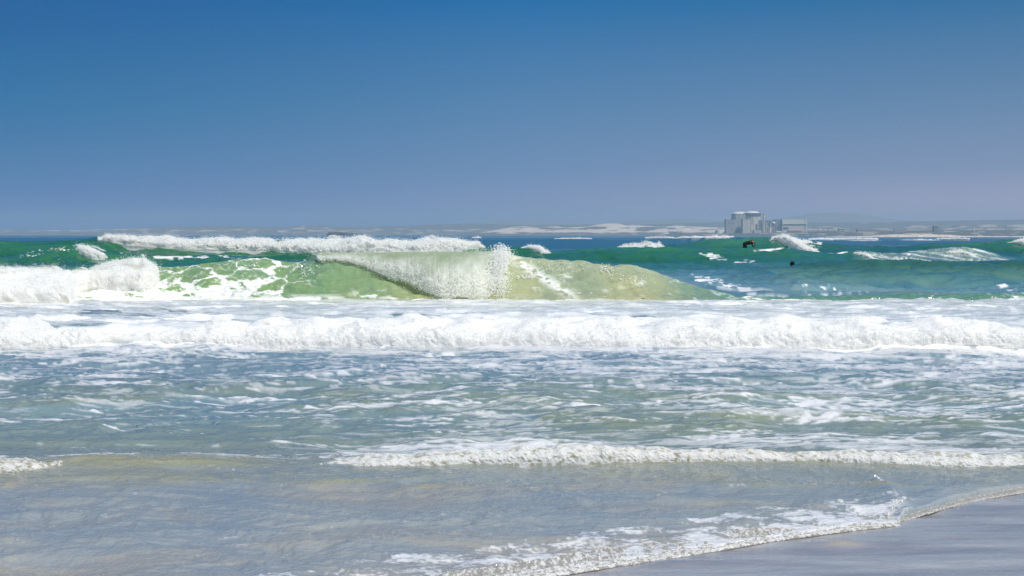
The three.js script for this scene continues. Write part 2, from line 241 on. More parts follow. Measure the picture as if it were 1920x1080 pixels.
{
  const dens = (d) => { let r = 1.0 * 2862 / (d * d); for (const [a, b, n] of [[36.6, 40.1, 185], [86.5, 97, 55], [96.5, 106, 40], [69.5, 78, 55], [127.5, 140, 40], [44, 53, 65], [11.5, 12.8, 45], [13.4, 15.1, 36], [15.5, 17, 20], [23, 24.8, 16], [24.6, 35.4, 60], [8, 11.6, 50], [15, 23.5, 70]]) if (d > a && d < b) r += n / (b - a); return r; };
  const rowsD = [6.3]; let acc = 0;
  for (let d = 6.3; d < 9000;) { const st = Math.min(.004 + d * .0004, 20); acc += dens(d) * st; d += st; if (acc >= 1 || (d - rowsD[rowsD.length - 1]) > Math.max(.05, d * .12)) { rowsD.push(d); acc = 0; } }
  const cols = []; for (let px = -2600; px <= 4520;) { cols.push(px); const out = Math.max(0, Math.abs(px - 960) - 985); px += out > 0 ? Math.min(140, 2.35 + out * .16) : 2.35; }
  const nu = cols.length, nv = rowsD.length, pos = new Float32Array(nu * nv * 3), col = new Float32Array(nu * nv * 3), uv = new Float32Array(nu * nv * 2), uv1 = new Float32Array(nu * nv * 2);
  for (let j = 0; j < nv; j++) {
    const d = rowsD[j], dd = Math.max(j + 1 < nv ? rowsD[j + 1] - d : 100, d * .0008), br = BODY.r(d), bg = BODY.g(d), bb = BODY.b(d);
    for (let i = 0; i < nu; i++) {
      const px = cols[i], x = xOf(px, d), k = j * nu + i, edge = d < 13.5 ? EDGE(px) + .05 * n2(x * 4, d * 3) + .02 * n2(x * 14, 3) : 0;
      let h = waterBase(px, d), f = 0;
      if (d < 4000) {
        const ext = (d > 37 && d < 40) ? 1.7 : 1;
        h += ripple(x, d, dd) * ext * (d < 12.6 ? sm(edge - .05, edge + .5, d) : 1);
        if (d > 37 && d < 41) h += .016 * sm(37, 37.6, d) * (1 - sm(40, 41, d)) * (.5 - Math.abs(n2(x * 2.3 + h * .8, d * .55)) * 1.5 + .5 * n2(x * 7, d * 1.6 + 4));
        f = d < 3000 ? foamAt(px, d, x, h, dd) : 0;
      }
      if (edge) { const t = d - edge; if (t < 0) { h -= Math.min(.12, -t * 1.2); f = 0; } else { h += .012 * Math.exp(-t * 5) - .012 * Math.exp(-t * 40); if (t < .9) f = Math.max(f, (1 - .9 * sm(1660, 1730, px)) * clamp(sm(.52, .66, foamField(x, d, .12, 1.8, 3) + .22 * Math.exp(-t * 2.4)) * .85)); } }
      if (f > 0 && d < 36) h += f * Math.min(.02, .0006 * d) * (d < 12.6 ? .3 : 1);
      if (f > 0 && d > 24.3 && d < 36.75) h += (.028 * fbm2(x * 1.1, d * 1.6, 3) + .022 * (.4 - Math.abs(fbm2(x * 3.1, d * 4.2, 4)))) * f;
      const lo = n2(x / (d * .08) + 5, d / (d * .05 + 1)) * .12;
      let r = br * (1 + lo), g = bg * (1 + lo * .6), b = bb;
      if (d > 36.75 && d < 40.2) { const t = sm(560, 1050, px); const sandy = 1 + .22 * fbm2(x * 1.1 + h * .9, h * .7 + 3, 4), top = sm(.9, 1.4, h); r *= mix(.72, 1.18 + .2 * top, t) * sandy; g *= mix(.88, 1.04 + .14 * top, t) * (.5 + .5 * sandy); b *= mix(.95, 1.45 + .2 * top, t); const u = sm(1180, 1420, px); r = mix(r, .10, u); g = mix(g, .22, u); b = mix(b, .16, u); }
      if (d >= 42 && d < 56) { const u = clamp((h - .22) / .68), k = u * u * sm(1250, 1400, px), q = sm(42, 43.5, d) * (1 - sm(54, 56, d)) * .9, nn = .85 + .35 * fbm2(x * .3 + d * .2, d * .9 + x * .12, 3); r = mix(r, mix(.125, .012, k) * nn, q); g = mix(g, mix(.235, .085, k) * (.6 + .4 * nn), q); b = mix(b, mix(.19, .07, k), q); }
      if (d >= 40.2 && d < 60) { const t = .5 + .5 * Math.sin(x * .22 + d * .7 + 2 * n2(x * .08, d * .2)); r *= mix(.7, 1.35, t); g *= mix(.9, 1.12, t); }
      if (d > 11 && d < 20) { const t = clamp((h - BASE(d) - .002) / .045) * sm(20, 16, d) * (1 - .42 * sm(13, 13.6, d)) * (.75 + .5 * n2(x * .8, d * 2)); const q = clamp(t) * .85; const nr = sm(13.4, 12.6, d), ol = nr * sm(120, 180, px) * (1 - sm(520, 620, px)); r = mix(r, mix(.225, .29, nr), q); g = mix(g, mix(.245, .275, nr), q); b = mix(b, mix(.125, .15, nr), q); if (ol > 0) { const e = clamp((h - .045) / .05) * ol * .55 * (.8 + .5 * n2(x * 1.6, d * 5)); r = mix(r, .25, e); g = mix(g, .245, e); b = mix(b, .15, e); } }
      if (d > 41 && d < 300) { // light through steep faces painted in as green, flats and backs tinted bluer
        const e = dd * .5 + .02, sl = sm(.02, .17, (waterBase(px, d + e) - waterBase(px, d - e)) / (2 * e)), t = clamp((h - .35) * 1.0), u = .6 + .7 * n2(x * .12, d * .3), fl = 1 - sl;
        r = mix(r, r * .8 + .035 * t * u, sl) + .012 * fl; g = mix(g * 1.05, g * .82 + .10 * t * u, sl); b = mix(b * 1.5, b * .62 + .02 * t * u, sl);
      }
      if (d < 11.6) { const t = sm(-.1, .5, n2(x * .6 + 7, d * 1.6) + .35 * n2(x * 2.2, d * 5) - .12 + .5 * sm(9.2, 8.2, d)) * .38; r = mix(r, .31, t); g = mix(g, .27, t); b = mix(b, .215, t); }
      if (d < 9.6) { const t = sm(edge + 1.1, edge, d); r = mix(r, .34, t * .6); g = mix(g, .29, t * .6); b = mix(b, .23, t * .6); }
      const fw = d < 23.3 ? .70 : d < 36.75 ? .90 : .88; col[3 * k] = mix(r, fw, f); col[3 * k + 1] = mix(g, fw, f); col[3 * k + 2] = mix(b, fw + (d < 23.3 ? .01 : -.02), f);
      pos[3 * k] = x; pos[3 * k + 1] = h; pos[3 * k + 2] = -d;
      uv[2 * k] = x / 1.3; uv[2 * k + 1] = d / 1.3; uv1[2 * k] = .5; uv1[2 * k + 1] = clamp(Math.log(d / 6) / Math.log(200));
    }
  }
  const g = gridGeo(nu, nv, pos, col); g.setAttribute('uv', new THREE.BufferAttribute(uv, 2)); g.setAttribute('uv1', new THREE.BufferAttribute(uv1, 2));
  const RN = 128, rd = new Uint8Array(RN * 4); for (let i = 0; i < RN; i++) { const d = 6 * Math.pow(200, (i + .5) / RN), v = d < 12 ? .07 : d < 36 ? .10 : d < 41 ? .08 : d < 150 ? .09 : .18; rd.set([v * 255, v * 255, v * 255, 255], i * 4); }
  const rt = new THREE.DataTexture(rd, 1, RN); rt.magFilter = THREE.LinearFilter; rt.channel = 1; rt.needsUpdate = true;
  const BN = 1024, bd = new Uint8Array(BN * BN * 4), per = (x, y, P) => { // tiling noise
    const xi = Math.floor(x), yi = Math.floor(y), fx = x - xi, fy = y - yi, u = fade(fx), v = fade(fy), q = (a, b, p, r) => { const k = PERM[PERM[((a % P) + P) % P] + ((b % P) + P) % P & 255] * 2; return G2[k] * p + G2[k + 1] * r; };
    const a = q(xi, yi, fx, fy), b = q(xi + 1, yi, fx - 1, fy), c = q(xi, yi + 1, fx, fy - 1), e = q(xi + 1, yi + 1, fx - 1, fy - 1); return a + (b - a) * u + (c + (e - c) * u - a - (b - a) * u) * v;
  };
  for (let j = 0; j < BN; j++) for (let i = 0; i < BN; i++) { const x = i / BN, y = j / BN, w = per(x * 12, y * 12, 12) * .5, n = .45 * (1 - Math.abs(per(x * 14 + w, y * 22 + w, 14 * 22)) * 2) , k = .5 + .22 * per(x * 16, y * 24, 48) + .16 * per(x * 34 + w, y * 48, 816) + .10 * per(x * 70, y * 96 + w, 3360); const v = clamp(k) * 255; bd.set([v, v, v, 255], (j * BN + i) * 4); }
  const bt = new THREE.DataTexture(bd, BN, BN); bt.wrapS = bt.wrapT = THREE.MirroredRepeatWrapping; bt.magFilter = THREE.LinearFilter; bt.needsUpdate = true; WATERBUMP = bt;
  const m = new THREE.MeshPhysicalMaterial({ vertexColors: true, roughness: 1, roughnessMap: rt, ior: 1.33, color: 0xffffff, bumpMap: bt, bumpScale: .011 });
  structure(mesh('sea', g, m), 'green and blue surf with streaks of foam');
  console.log('sea', nu, nv, nu * nv * 2);
}

// ---------------------------------------------------------------- wet sand of the beach and the sea bed
{
  const xs = [], zs = [];
  for (let x = -80; x < 80;) { xs.push(x); const o = Math.max(0, Math.abs(x) - 4.8); x += o > 0 ? Math.min(6, .024 + o * .3) : .024; }
  for (let d = -120; d < 15;) { zs.push(d); d += d < 6.5 ? Math.max(.03, Math.min(6, (6.5 - d) * .25)) : d > 12 ? .08 : .025; }
  zs.push(20, 40, 200, 7000);
  const nu = xs.length, nv = zs.length, pos = new Float32Array(nu * nv * 3), col = new Float32Array(nu * nv * 3), uv = new Float32Array(nu * nv * 2);
  for (let j = 0; j < nv; j++) for (let i = 0; i < nu; i++) {
    const d = zs[j], x = d > 100 ? xs[i] * d / 14 : xs[i], k = j * nu + i, px = 960 + x / Math.max(d, 1) * F, e = d > 1 ? EDGE(px) : 99, t = d - e;
    let h = t > 0 ? -.012 - .05 * Math.min(t, 60) * (d > 30 ? 1.4 : 1) : -.001 + .006 * Math.min(-t, 6) + (d < 0 ? -d * .01 : 0);
    const w = x * .35 + d * 3.1 + n2(x * .5, d * .8) * 1.6, rip = Math.sin(w * 1.7) * .005 + n2(x * .8, d * 4.2) * .013 + n2(x * 2.4 + 7, d * 11) * .005 + n2(x * 7, d * 24) * .0012;
    if (d > 0 && d < 14) h += rip * sm(-.02, .12, -t);
    const b1 = Math.exp(-Math.pow((x - xOf(1585, 9.15)) / .13, 2) - Math.pow((d - 9.17) / .06, 2)); h += .016 * b1 * sm(0, .05, -t);
    const n = .9 + .12 * n2(x * 3, d * 9) + .06 * n2(x * 40, d * 40), w2 = sm(-.35, .6, n2(x * .7 + 3, d * 3.3)) * .25;
    col[3 * k] = (.35 + .12 * b1) * n * (1 - w2); col[3 * k + 1] = (.355 + .06 * b1) * n * (1 - w2); col[3 * k + 2] = (.37 - .06 * b1) * n * (1 - w2 * .8);
    pos[3 * k] = x; pos[3 * k + 1] = h; pos[3 * k + 2] = -d; uv[2 * k] = x / 1.9; uv[2 * k + 1] = d / 1.1;
  }
  const m = new THREE.MeshPhysicalMaterial({ vertexColors: true, roughness: .16, ior: 1.36, specularIntensity: 1.3, bumpMap: WATERBUMP, bumpScale: .005 }), g = gridGeo(nu, nv, pos, col); g.setAttribute('uv', new THREE.BufferAttribute(uv, 2));
  structure(mesh('wet_sand', g, m), 'smooth wet sand reflecting the sky');
  console.log('sand', nu * nv * 2);
}

// ---------------------------------------------------------------- white water
const FOAM = new THREE.MeshPhysicalMaterial({ vertexColors: true, roughness: .95, transmission: .5, thickness: 0, specularIntensity: .4 });
const DROP = new THREE.MeshPhysicalMaterial({ color: new THREE.Color().setRGB(.985, .98, .96), roughness: .9, transmission: .6, thickness: 0, specularIntensity: .5 });
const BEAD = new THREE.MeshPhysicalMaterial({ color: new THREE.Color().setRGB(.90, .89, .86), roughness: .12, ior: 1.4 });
const dropGeo = new THREE.IcosahedronGeometry(1, 0);
function spray(parent, pts, name = 'spray', mat = DROP) { // pts: [x, y, z, radius]
  if (!pts.length) return;
  const im = new THREE.InstancedMesh(dropGeo, mat, pts.length), m = new THREE.Matrix4(), q = new THREE.Quaternion(), s = new THREE.Vector3(), p = new THREE.Vector3(), e = new THREE.Euler();
  pts.forEach(([x, y, z, r], i) => { q.setFromEuler(e.set(rnd() * 6, rnd() * 6, rnd() * 6)); im.setMatrixAt(i, m.compose(p.set(x, y, z), q, s.set(r * (.7 + .6 * rnd()), r * (.7 + .8 * rnd()), r))); });
  im.name = name; im.userData.kind = 'stuff'; im.castShadow = im.receiveShadow = true; parent.add(im);
}
function rayHit(px, py, d0, d1) { // where the sight line of a row first meets the water
  const n = 260; let pd = d0;
  for (let i = 0; i <= n; i++) { const d = d0 + (d1 - d0) * i / n; if (yOf(py, d) <= waterBase(px, d)) return i ? (pd + d) / 2 : d; pd = d; }
  return d1;
}
let TOTAL = 0;
const t2 = (v) => v < .66 ? 0 : Math.min(1, (v - .66) / .2);
function roll(o) {
  const top = curve(o.top), bot = curve(o.bot), p0 = o.top[0][0], p1 = o.top[o.top.length - 1][0];
  const nu = Math.max(12, Math.round((p1 - p0) / ((o.step || 1.9) * 1.5))), nv = Math.round((o.rows || 44) * .72), pos = new Float32Array(nu * nv * 3), col = new Float32Array(nu * nv * 3), drops = [], beads = [], HN = new Float32Array(nu), DT = new Float32Array(nu), HOLE = new Float32Array(nu * nv);
  const S = o.seed || 0, amp = (o.amp ?? .15) * .62, lum = curve(o.top);
  const shape = (px) => { // foot and top of the body of foam in this column
    if (o.level !== undefined) return [dOf(bot(px), o.level), dOf(top(px), o.level + o.high), o.level - .006, o.level + o.high];
    const [a, c] = o.span ? o.span(px) : [o.from, o.to], df = rayHit(px, bot(px), a, c - .02 * (c - a)), dt = Math.max(c, df + (c - a) * .04); return [df, dt, waterBase(px, df) - .01, yOf(top(px), dt)];
  };
  let hS = 0; for (let i = 1; i < 24; i++) { const q = shape(p0 + (p1 - p0) * i / 24); hS += Math.max(.005, q[3] - q[2]) / 23; } hS = Math.max(hS, o.minH || 0);
  for (let i = 0; i < nu; i++) {
    const px = p0 + (p1 - p0) * i / (nu - 1), endT = Math.min(sm(0, o.endL || .02, i / nu), sm(0, o.endR || .02, 1 - i / nu));
    let [df, dt, yb, yt] = shape(px); if (o.level !== undefined) yt = o.level + o.high * (.4 + .6 * endT);
    const rear = o.rear, wT = o.level !== undefined ? o.level - .03 : waterBase(px, dt + rear) - .04;
    if (o.ragged) yt = mix(yt, Math.min(yt, Math.max(yb, wT)), clamp(o.ragged * (.5 + fbm2(px * .09 + S, S, 3) * .8)));
    { const hh = Math.max(0, yt - Math.max(yb, wT)), xx = xOf(px, dt); yt += hh * (o.uneven ?? .22) * (fbm2(xx / hS * .45 + S, S * 2, 2) - .2) * endT; }
    const h = Math.max(.001, yt - yb), hN = hS, hL = Math.min(hS, h * 1.2 + (o.minH || 0) * .5); HN[i] = hL; DT[i] = df;
    for (let j = 0; j < nv; j++) {
      const v = j / (nv - 1), k = (i * nv + j); let d, y, nd, ny;
      if (v < .66) { const a = Math.pow(v / .66, 1.55) * Math.PI / 2, ca = Math.cos(a), sa = Math.sin(a); d = df + (dt - df) * Math.pow(1 - ca, o.bulge || 1.35); y = yb + h * Math.pow(sa, o.rise || .5); nd = -Math.pow(ca, .5); ny = Math.pow(sa, 2) * .8 + .2; }
      else { const t = (v - .66) / .34; d = dt + rear * t; y = mix(yt, Math.min(yt, wT), t * t); nd = .1; ny = 1; }
      if (o.level === undefined) y = mix(waterBase(px, d) - .03 * (1 + hL), Math.max(y, waterBase(px, d) + (v < .05 ? -.01 : .09 * hL * (1 - t2(v)))), sm(0, .6, endT));
      const x = xOf(px, d);
      let disp = 0, a = amp * hL, l = hN * (o.scale || .9);
      for (let q = 0; q < 5; q++) { const n = n3(x / l + S + q * 7.3, y / l + q * 3.1, d / l + S * 1.3); disp += a * (Math.abs(n) * 1.9 - .5 + n * .35); a *= q ? .43 : .5; l *= .5; }
      const big = (n2(x / hN * .45 + S, d / hN * .5) * .2 + n3(x / hN * .9, y / hN * .9, d / hN * .9 + S) * .14) * hL * (o.big ?? 1);
      disp = (disp * (1 - .55 * sm(.42, .66, v)) + big * sm(.15, .5, v)) * endT * sm(0, .13, v);
      const X = x + n3(x / hN * 2.2, y / hN * 2.2 + 9, d / hN) * .12 * hN * endT;
      if (j === 0 && o.level === undefined) y -= .06 + .25 * hL;
      pos[3 * k] = X; pos[3 * k + 1] = y + ny * disp; pos[3 * k + 2] = -(d + nd * disp);
      // thin places where the water shows through
      const hole = o.holes ? sm(1 - o.holes - .1, 1 - o.holes + .12, .5 + .42 * fbm3(x / hN * 1.6 + 3, y / hN * 1.8, d / hN * 1.6 + S, 4) + (v > .5 ? .10 : 0) + (v < .06 ? .2 : 0)) : 0;
      const w = o.water || [.3, .33, .22];
      col[3 * k] = mix(.97, w[0], hole * .8); col[3 * k + 1] = mix(.97, w[1], hole * .8); col[3 * k + 2] = mix(.96, w[2], hole * .8);
      HOLE[k] = hole;
    }
  }
  // the froth itself: a cloud of small white drops on and above the body of foam, thrown up in clumps
  let area = 0; for (let i = 0; i < 200; i++) { const px = p0 + (p1 - p0) * (i + .5) / 200; area += Math.max(1.5, (bot(px) - top(px)) * .533) * (p1 - p0) / 200 * .533; }
  const N = Math.min(170000, Math.round(area * (o.dense ?? 4.2)));
  for (let q = 0; q < N; q++) {
    const i = Math.floor(rnd() * nu), v = Math.pow(rnd(), 1.1) * .84, j = Math.floor(v * (nv - 1)), k = i * nv + j, hN = HN[i], d = -pos[3 * k + 2], x = pos[3 * k], y = pos[3 * k + 1];
    if (!o.keep && HOLE[k] > .3 + .7 * rnd()) continue;
    const c = n3(x / hS * 1.4 + S, y / hS * 1.4, d / hS * 1.4) + .5 * n3(x / hS * 4 + 3, y / hS * 4, d / hS * 4 + S), E = o.fling || .06;
    const e = Math.min(2.2, -Math.log(rnd() + .05)) * hN * E * Math.max(.12, .55 + 1.5 * c) * (.5 + v), px1 = d / 1431;
    const r = px1 * (.19 + .42 * rnd() * rnd()) * (o.dropPx || 1) * (1 - .55 * Math.min(1, e / (hN * E * 1.6 + 1e-6))), P = [x + (rnd() - .5) * (e * 1.4 + px1), y + e * (.25 + .75 * rnd()) + (rnd() - .3) * px1 * .6, -(d - e * .5 * rnd() - px1 * .3 * rnd()), r];
    (o.glint && rnd() < o.glint ? beads : drops).push(P);
  }
  const g = gridGeo(nv, nu, pos, col);
  const t = thing(o.name || 'breaking_wave', o.label, o.category || 'breaking wave', o.group);
  mesh('foam', g, FOAM, t); spray(t, drops); spray(t, beads, 'bubbles', BEAD); TOTAL += N;
  return t;
}
// the broad roller across the whole middle of the picture
roll({ label: 'long white roller of foam right across the picture, in front of the big green wave', from: 22.6, to: 24.5, rear: 1.4, rows: 60, step: 1.7, scale: .55, amp: .15, oct: 5, holes: .16, water: [.55, .56, .48], spray: .035, fling: .05, uneven: .5, big: 1.9, seed: 3, endL: .001, endR: .001,
  top: [[-500, 604], [0, 603], [60, 599], [120, 606], [200, 618], [250, 622], [300, 615], [400, 607], [600, 603], [720, 601], [760, 597], [800, 602], [1000, 602], [1200, 600], [1400, 603], [1600, 606], [1700, 604], [1920, 607], [2420, 607]],
  bot: [[-500, 664], [0, 663], [100, 660], [180, 656], [205, 646], [255, 650], [300, 653], [400, 658], [700, 661], [1000, 661], [1200, 663], [1400, 658], [1600, 655], [1700, 653], [1920, 656], [2420, 656]] });
// tumbling left end of the big wave
roll({ label: 'tumbling white water at the left end of the big green wave', from: 34.5, to: 39.4, rear: 1.4, rows: 74, step: 1.6, scale: .6, amp: .15, oct: 6, holes: .24, water: [.62, .63, .54], fling: .16, uneven: .55, big: 1.5, seed: 11, endL: .001, endR: .07,
  top: [[-400, 508], [0, 509], [60, 508], [120, 502], [180, 505], [206, 503], [218, 497], [232, 499], [246, 494], [258, 496], [272, 490], [290, 496], [312, 512]],
  bot: [[-400, 586], [0, 586], [100, 580], [135, 570], [150, 556], [180, 548], [220, 551], [250, 552], [285, 545], [312, 526]] });
// the long far roller on the left
roll({ label: 'long distant band of white water at the left, under the far ridge', from: 96, to: 105, rear: 4, rows: 44, step: 1.5, scale: .8, amp: 0.3, oct: 5, spray: .05, fling: 0.3, dropPx: .95, dense: 7, uneven: .5, seed: 19, endL: .03, endR: .03,
  top: [[185, 444], [205, 441.5], [250, 444], [330, 448], [400, 449.5], [550, 452.5], [640, 449], [690, 444], [730, 449], [770, 448], [830, 447.5], [890, 450], [908, 459]],
  bot: [[185, 450], [215, 458], [250, 463], [300, 467], [400, 471], [500, 471], [600, 477], [700, 481], [800, 478], [860, 473], [908, 464]] });
// small splash left of it
roll({ label: 'small white splash on the shoulder of the green swell at the far left', from: 69, to: 77, rear: 2, rows: 30, scale: .6, amp: 0.3, spray: .08, fling: 0.35, dropPx: .95, dense: 7, uneven: .5, seed: 23, endL: .2, endR: .3,
  top: [[138, 463], [152, 460], [170, 463], [190, 471], [206, 480]], bot: [[138, 468], [152, 479], [170, 484], [190, 486], [206, 484]] });
// white explosion behind the surfer
roll({ label: 'steep white burst of foam breaking just right of the surfer', from: 124, to: 138.5, rear: 3, rows: 40, step: 1.2, scale: .5, amp: 0.22, oct: 5, spray: .13, fling: 0.34, dropPx: .95, dense: 7, uneven: .5, seed: 29, endL: .04, endR: .12,
  top: [[1444, 446], [1454, 442], [1468, 440], [1484, 444], [1500, 452], [1518, 461], [1540, 471]], bot: [[1446, 449], [1460, 456], [1475, 463], [1490, 471], [1505, 475], [1520, 475], [1538, 474]] });
// crest right of the big wave
roll({ label: 'small feathering crest on the dark green swell right of the big wave', from: 86, to: 95.8, rear: 1.5, rows: 26, step: 1.4, scale: .7, amp: 0.25, spray: .16, fling: 0.5, dropPx: .95, dense: 7, uneven: .5, seed: 31, endL: .25, endR: .2,
  top: [[978, 463], [990, 461], [1005, 460], [1018, 463], [1032, 472]], bot: [[978, 464], [990, 467], [1005, 471], [1018, 475], [1032, 475]] });
roll({ label: 'lumpy patch of white water behind the dark green swell left of the surfer', from: 98, to: 114, rear: 4, rows: 30, step: 1.4, scale: .5, amp: 0.34, holes: .42, water: [.03, .14, .10], spray: .04, fling: 0.22, dropPx: .95, dense: 7, uneven: .5, seed: 37, endL: .1, endR: .2,
  top: [[1152, 464], [1165, 460], [1180, 454], [1205, 453], [1220, 451.5], [1232, 456], [1245, 463], [1258, 466]], bot: [[1152, 468], [1258, 468]] });
roll({ label: 'white crest breaking at the right edge of the picture', from: 124, to: 138.5, rear: 3, rows: 26, step: 1.6, scale: .7, amp: 0.25, spray: .08, fling: 0.3, dropPx: .95, dense: 7, uneven: .5, seed: 41, endL: .1, endR: .01,
  top: [[1888, 453], [1905, 450], [1925, 448.5], [2000, 448], [2150, 449]], bot: [[1888, 455], [1905, 457], [1925, 459], [2000, 460], [2150, 460]] });
roll({ label: 'pale tumbling crest on the low wave right of the floating head', from: 86, to: 95.5, rear: 1.5, rows: 30, step: 1.4, scale: .7, amp: 0.25, holes: .35, water: [.16, .27, .18], spray: .04, fling: 0.25, dropPx: .95, dense: 7, uneven: .5, seed: 43, endL: .1, endR: .3,
  top: [[1596, 475], [1612, 472], [1624, 473], [1640, 482], [1660, 490]], bot: [[1596, 478], [1612, 482], [1624, 487], [1640, 491], [1660, 493]] });
roll({ label: 'pale peak of foam on the streaked wave near the right edge', from: 86, to: 95.5, rear: 2, rows: 28, step: 1.5, scale: .6, amp: 0.25, holes: .4, water: [.2, .32, .22], spray: .06, fling: 0.3, dropPx: .95, dense: 7, uneven: .5, seed: 47, endL: .2, endR: .3,
  top: [[1768, 473], [1782, 469], [1795, 466.5], [1808, 469], [1820, 474], [1838, 481]], bot: [[1768, 476], [1782, 477], [1795, 477], [1808, 478], [1820, 481], [1838, 484]] });
// whitecaps far out
const CAPS = [
  [1040, 1110, 445.4, 448.0, 176, 196, 'thin white line of foam on a far crest below the sand dunes'],
  [1210, 1264, 443.4, 445.8, 232, 256, 'short white cap below the long sand dunes, left of the storage tank'],
  [1266, 1292, 442.8, 447.0, 178, 196, 'slanting white cap in front of the jetty'],
  [1290, 1318, 441.8, 448.0, 178, 196, 'slanting white cap below the storage tank'],
  [1312, 1376, 440.6, 448.4, 178, 196, 'wide white cap in front of the left end of the power station'],
  [1516, 1562, 445.6, 449.6, 232, 256, 'white cap just right of the foam burst'],
  [1552, 1646, 445.2, 448.6, 232, 256, 'long white cap in front of the right-hand shore'],
  [1584, 1652, 450.2, 453.8, 178, 196, 'flat white cap on the blue water right of the foam burst'],
  [1686, 1764, 448.2, 452.6, 178, 196, 'white cap with a tumbling right end in the right part of the picture'],
  [1756, 1818, 445.4, 447.8, 232, 256, 'far thin white cap below the pale bank at the right'],
  [612, 640, 439.4, 441.6, 800, 900, 'tiny white break by the dark rocks under the far ridge'],
  [796, 818, 440.2, 442.2, 600, 700, 'tiny white cap far out above the left band of white water'],
  [880, 905, 441, 443.6, 420, 480, 'tiny white cap far out at the right end of the left band of white water']];
CAPS.forEach(([a, b, t, u, d0, d1, label], i) => {
  const w = b - a;
  roll({ name: 'whitecap', category: 'whitecap', group: 'whitecaps far out', label, from: d0, to: d1, rear: d1 * .02, ragged: .3, rows: 22, step: 1.1, scale: 1.4, amp: .10, big: .5, spray: .05, fling: .35, dropPx: .8, dense: 7, uneven: .6, seed: 60 + i * 5, endL: .35, endR: .35, holes: .3, water: [.08, .2, .22],
    top: [[a, t + (u - t) * .5], [a + w * .3, t + (u - t) * .2], [a + w * .6, t], [a + w * .8, t + (u - t) * .25], [b, t + (u - t) * .5]], bot: [[a, u], [a + w * .5, u - .2], [b, u]] });
});
// the small waves by the beach
roll({ label: 'nearest knee-high breaking wave with a glittering white crest, centre to right', span: () => [11.5, 12.33], rear: .2, rows: 64, step: 1.4, scale: .42, amp: .18, oct: 5, minH: .04, holes: .34, glint: .25, water: [.42, .40, .26], spray: .02, fling: .10, dropPx: .45, beads: .05, seed: 53, endL: .04, endR: .001,
  top: [[500, 867], [560, 864], [640, 860], [700, 852], [760, 851], [800, 846], [900, 842], [1000, 838], [1060, 834], [1150, 836], [1200, 840], [1300, 841], [1400, 841], [1480, 849], [1560, 843], [1640, 844], [1700, 850], [1800, 848], [1860, 853], [1920, 854], [2300, 855]],
  bot: [[500, 870], [560, 872], [640, 875], [700, 877], [900, 872], [1100, 870], [1300, 868], [1500, 868], [1600, 870], [1700, 875], [1920, 878], [2300, 878]] });
roll({ label: 'short curling end of the nearest small wave at the left edge', span: (px) => [11.2, mix(11.92, 12.12, sm(60, 200, px))], rear: .2, rows: 50, step: 1.4, scale: .5, amp: .2, minH: .04, holes: .45, glint: .3, water: [.40, .38, .25], spray: .015, fling: .08, beads: .05, seed: 59, endL: .001, endR: .2,
  top: [[-250, 862], [-40, 862], [20, 860], [50, 861], [80, 863], [130, 864], [180, 867], [230, 872]], bot: [[-250, 892], [-40, 890], [20, 889], [50, 888], [80, 884], [130, 880], [180, 877], [230, 877]] });
// swash at the water's edge
roll({ name: 'swash_edge', category: 'swash', label: 'glittering tongue of white bubbles running up the wet sand at the bottom right', level: .010, high: .018, rear: .10, rows: 64, step: 1.2, scale: .8, amp: .22, minH: .04, oct: 5, holes: .5, glint: .4, dense: 4.5, fling: .22, water: [.30, .27, .21], beads: .16, seed: 67, endL: .02, endR: .03,
  top: [[700, 1098], [800, 1082], [900, 1065], [1000, 1050], [1150, 1027], [1300, 1006], [1450, 986], [1560, 972], [1640, 966], [1692, 968]],
  bot: [[700, 1130], [800, 1112], [900, 1100], [1000, 1086], [1150, 1063], [1300, 1041], [1450, 1015], [1560, 1000], [1640, 991], [1692, 986]] });
roll({ name: 'swash_edge', category: 'swash', label: 'thin sparkling lip of water along the sand at the right edge', level: .008, high: .004, rear: .05, rows: 34, step: 1.2, scale: 1.2, amp: .08, big: .3, uneven: 0, minH: .02, holes: .97, keep: true, glint: .5, dense: 3.4, fling: .35, water: [.27, .24, .17], beads: .10, seed: 71, endL: .03, endR: .001,
  top: [[1690, 967], [1740, 956], [1800, 939], [1860, 926], [1920, 915], [2200, 876]], bot: [[1690, 976], [1740, 964], [1800, 947], [1860, 934], [1920, 924], [2200, 884]] });
{
  const t = thing('swash_ripple', 'little peaked ripple with a beaded crest behind the swash tongue', 'swash'), path = curve([[0, 1643], [.25, 1662], [.5, 1690], [.62, 1702], [.8, 1684], [1, 1668]]), rows = curve([[0, 899], [.25, 911], [.5, 928], [.62, 936], [.8, 947], [1, 968]]), pts = [];
  for (let i = 0; i < 900; i++) { const u = Math.pow(rnd(), .7), px = path(u) + (rnd() + rnd() - 1) * (2 + 7 * u), py = rows(u) + (rnd() + rnd() - 1) * (2 + 4 * u), d = dOf(py, .03); if (n2(px * .12, py * .2) < .25 - rnd()) continue; pts.push([xOf(px, d), Math.max(.03, waterBase(px, d)) + .004 + rnd() * .006 * (1 + u), -d, d / 1431 * (.25 + .5 * rnd() * rnd())]); }
  spray(t, pts, 'bubbles', BEAD);
}

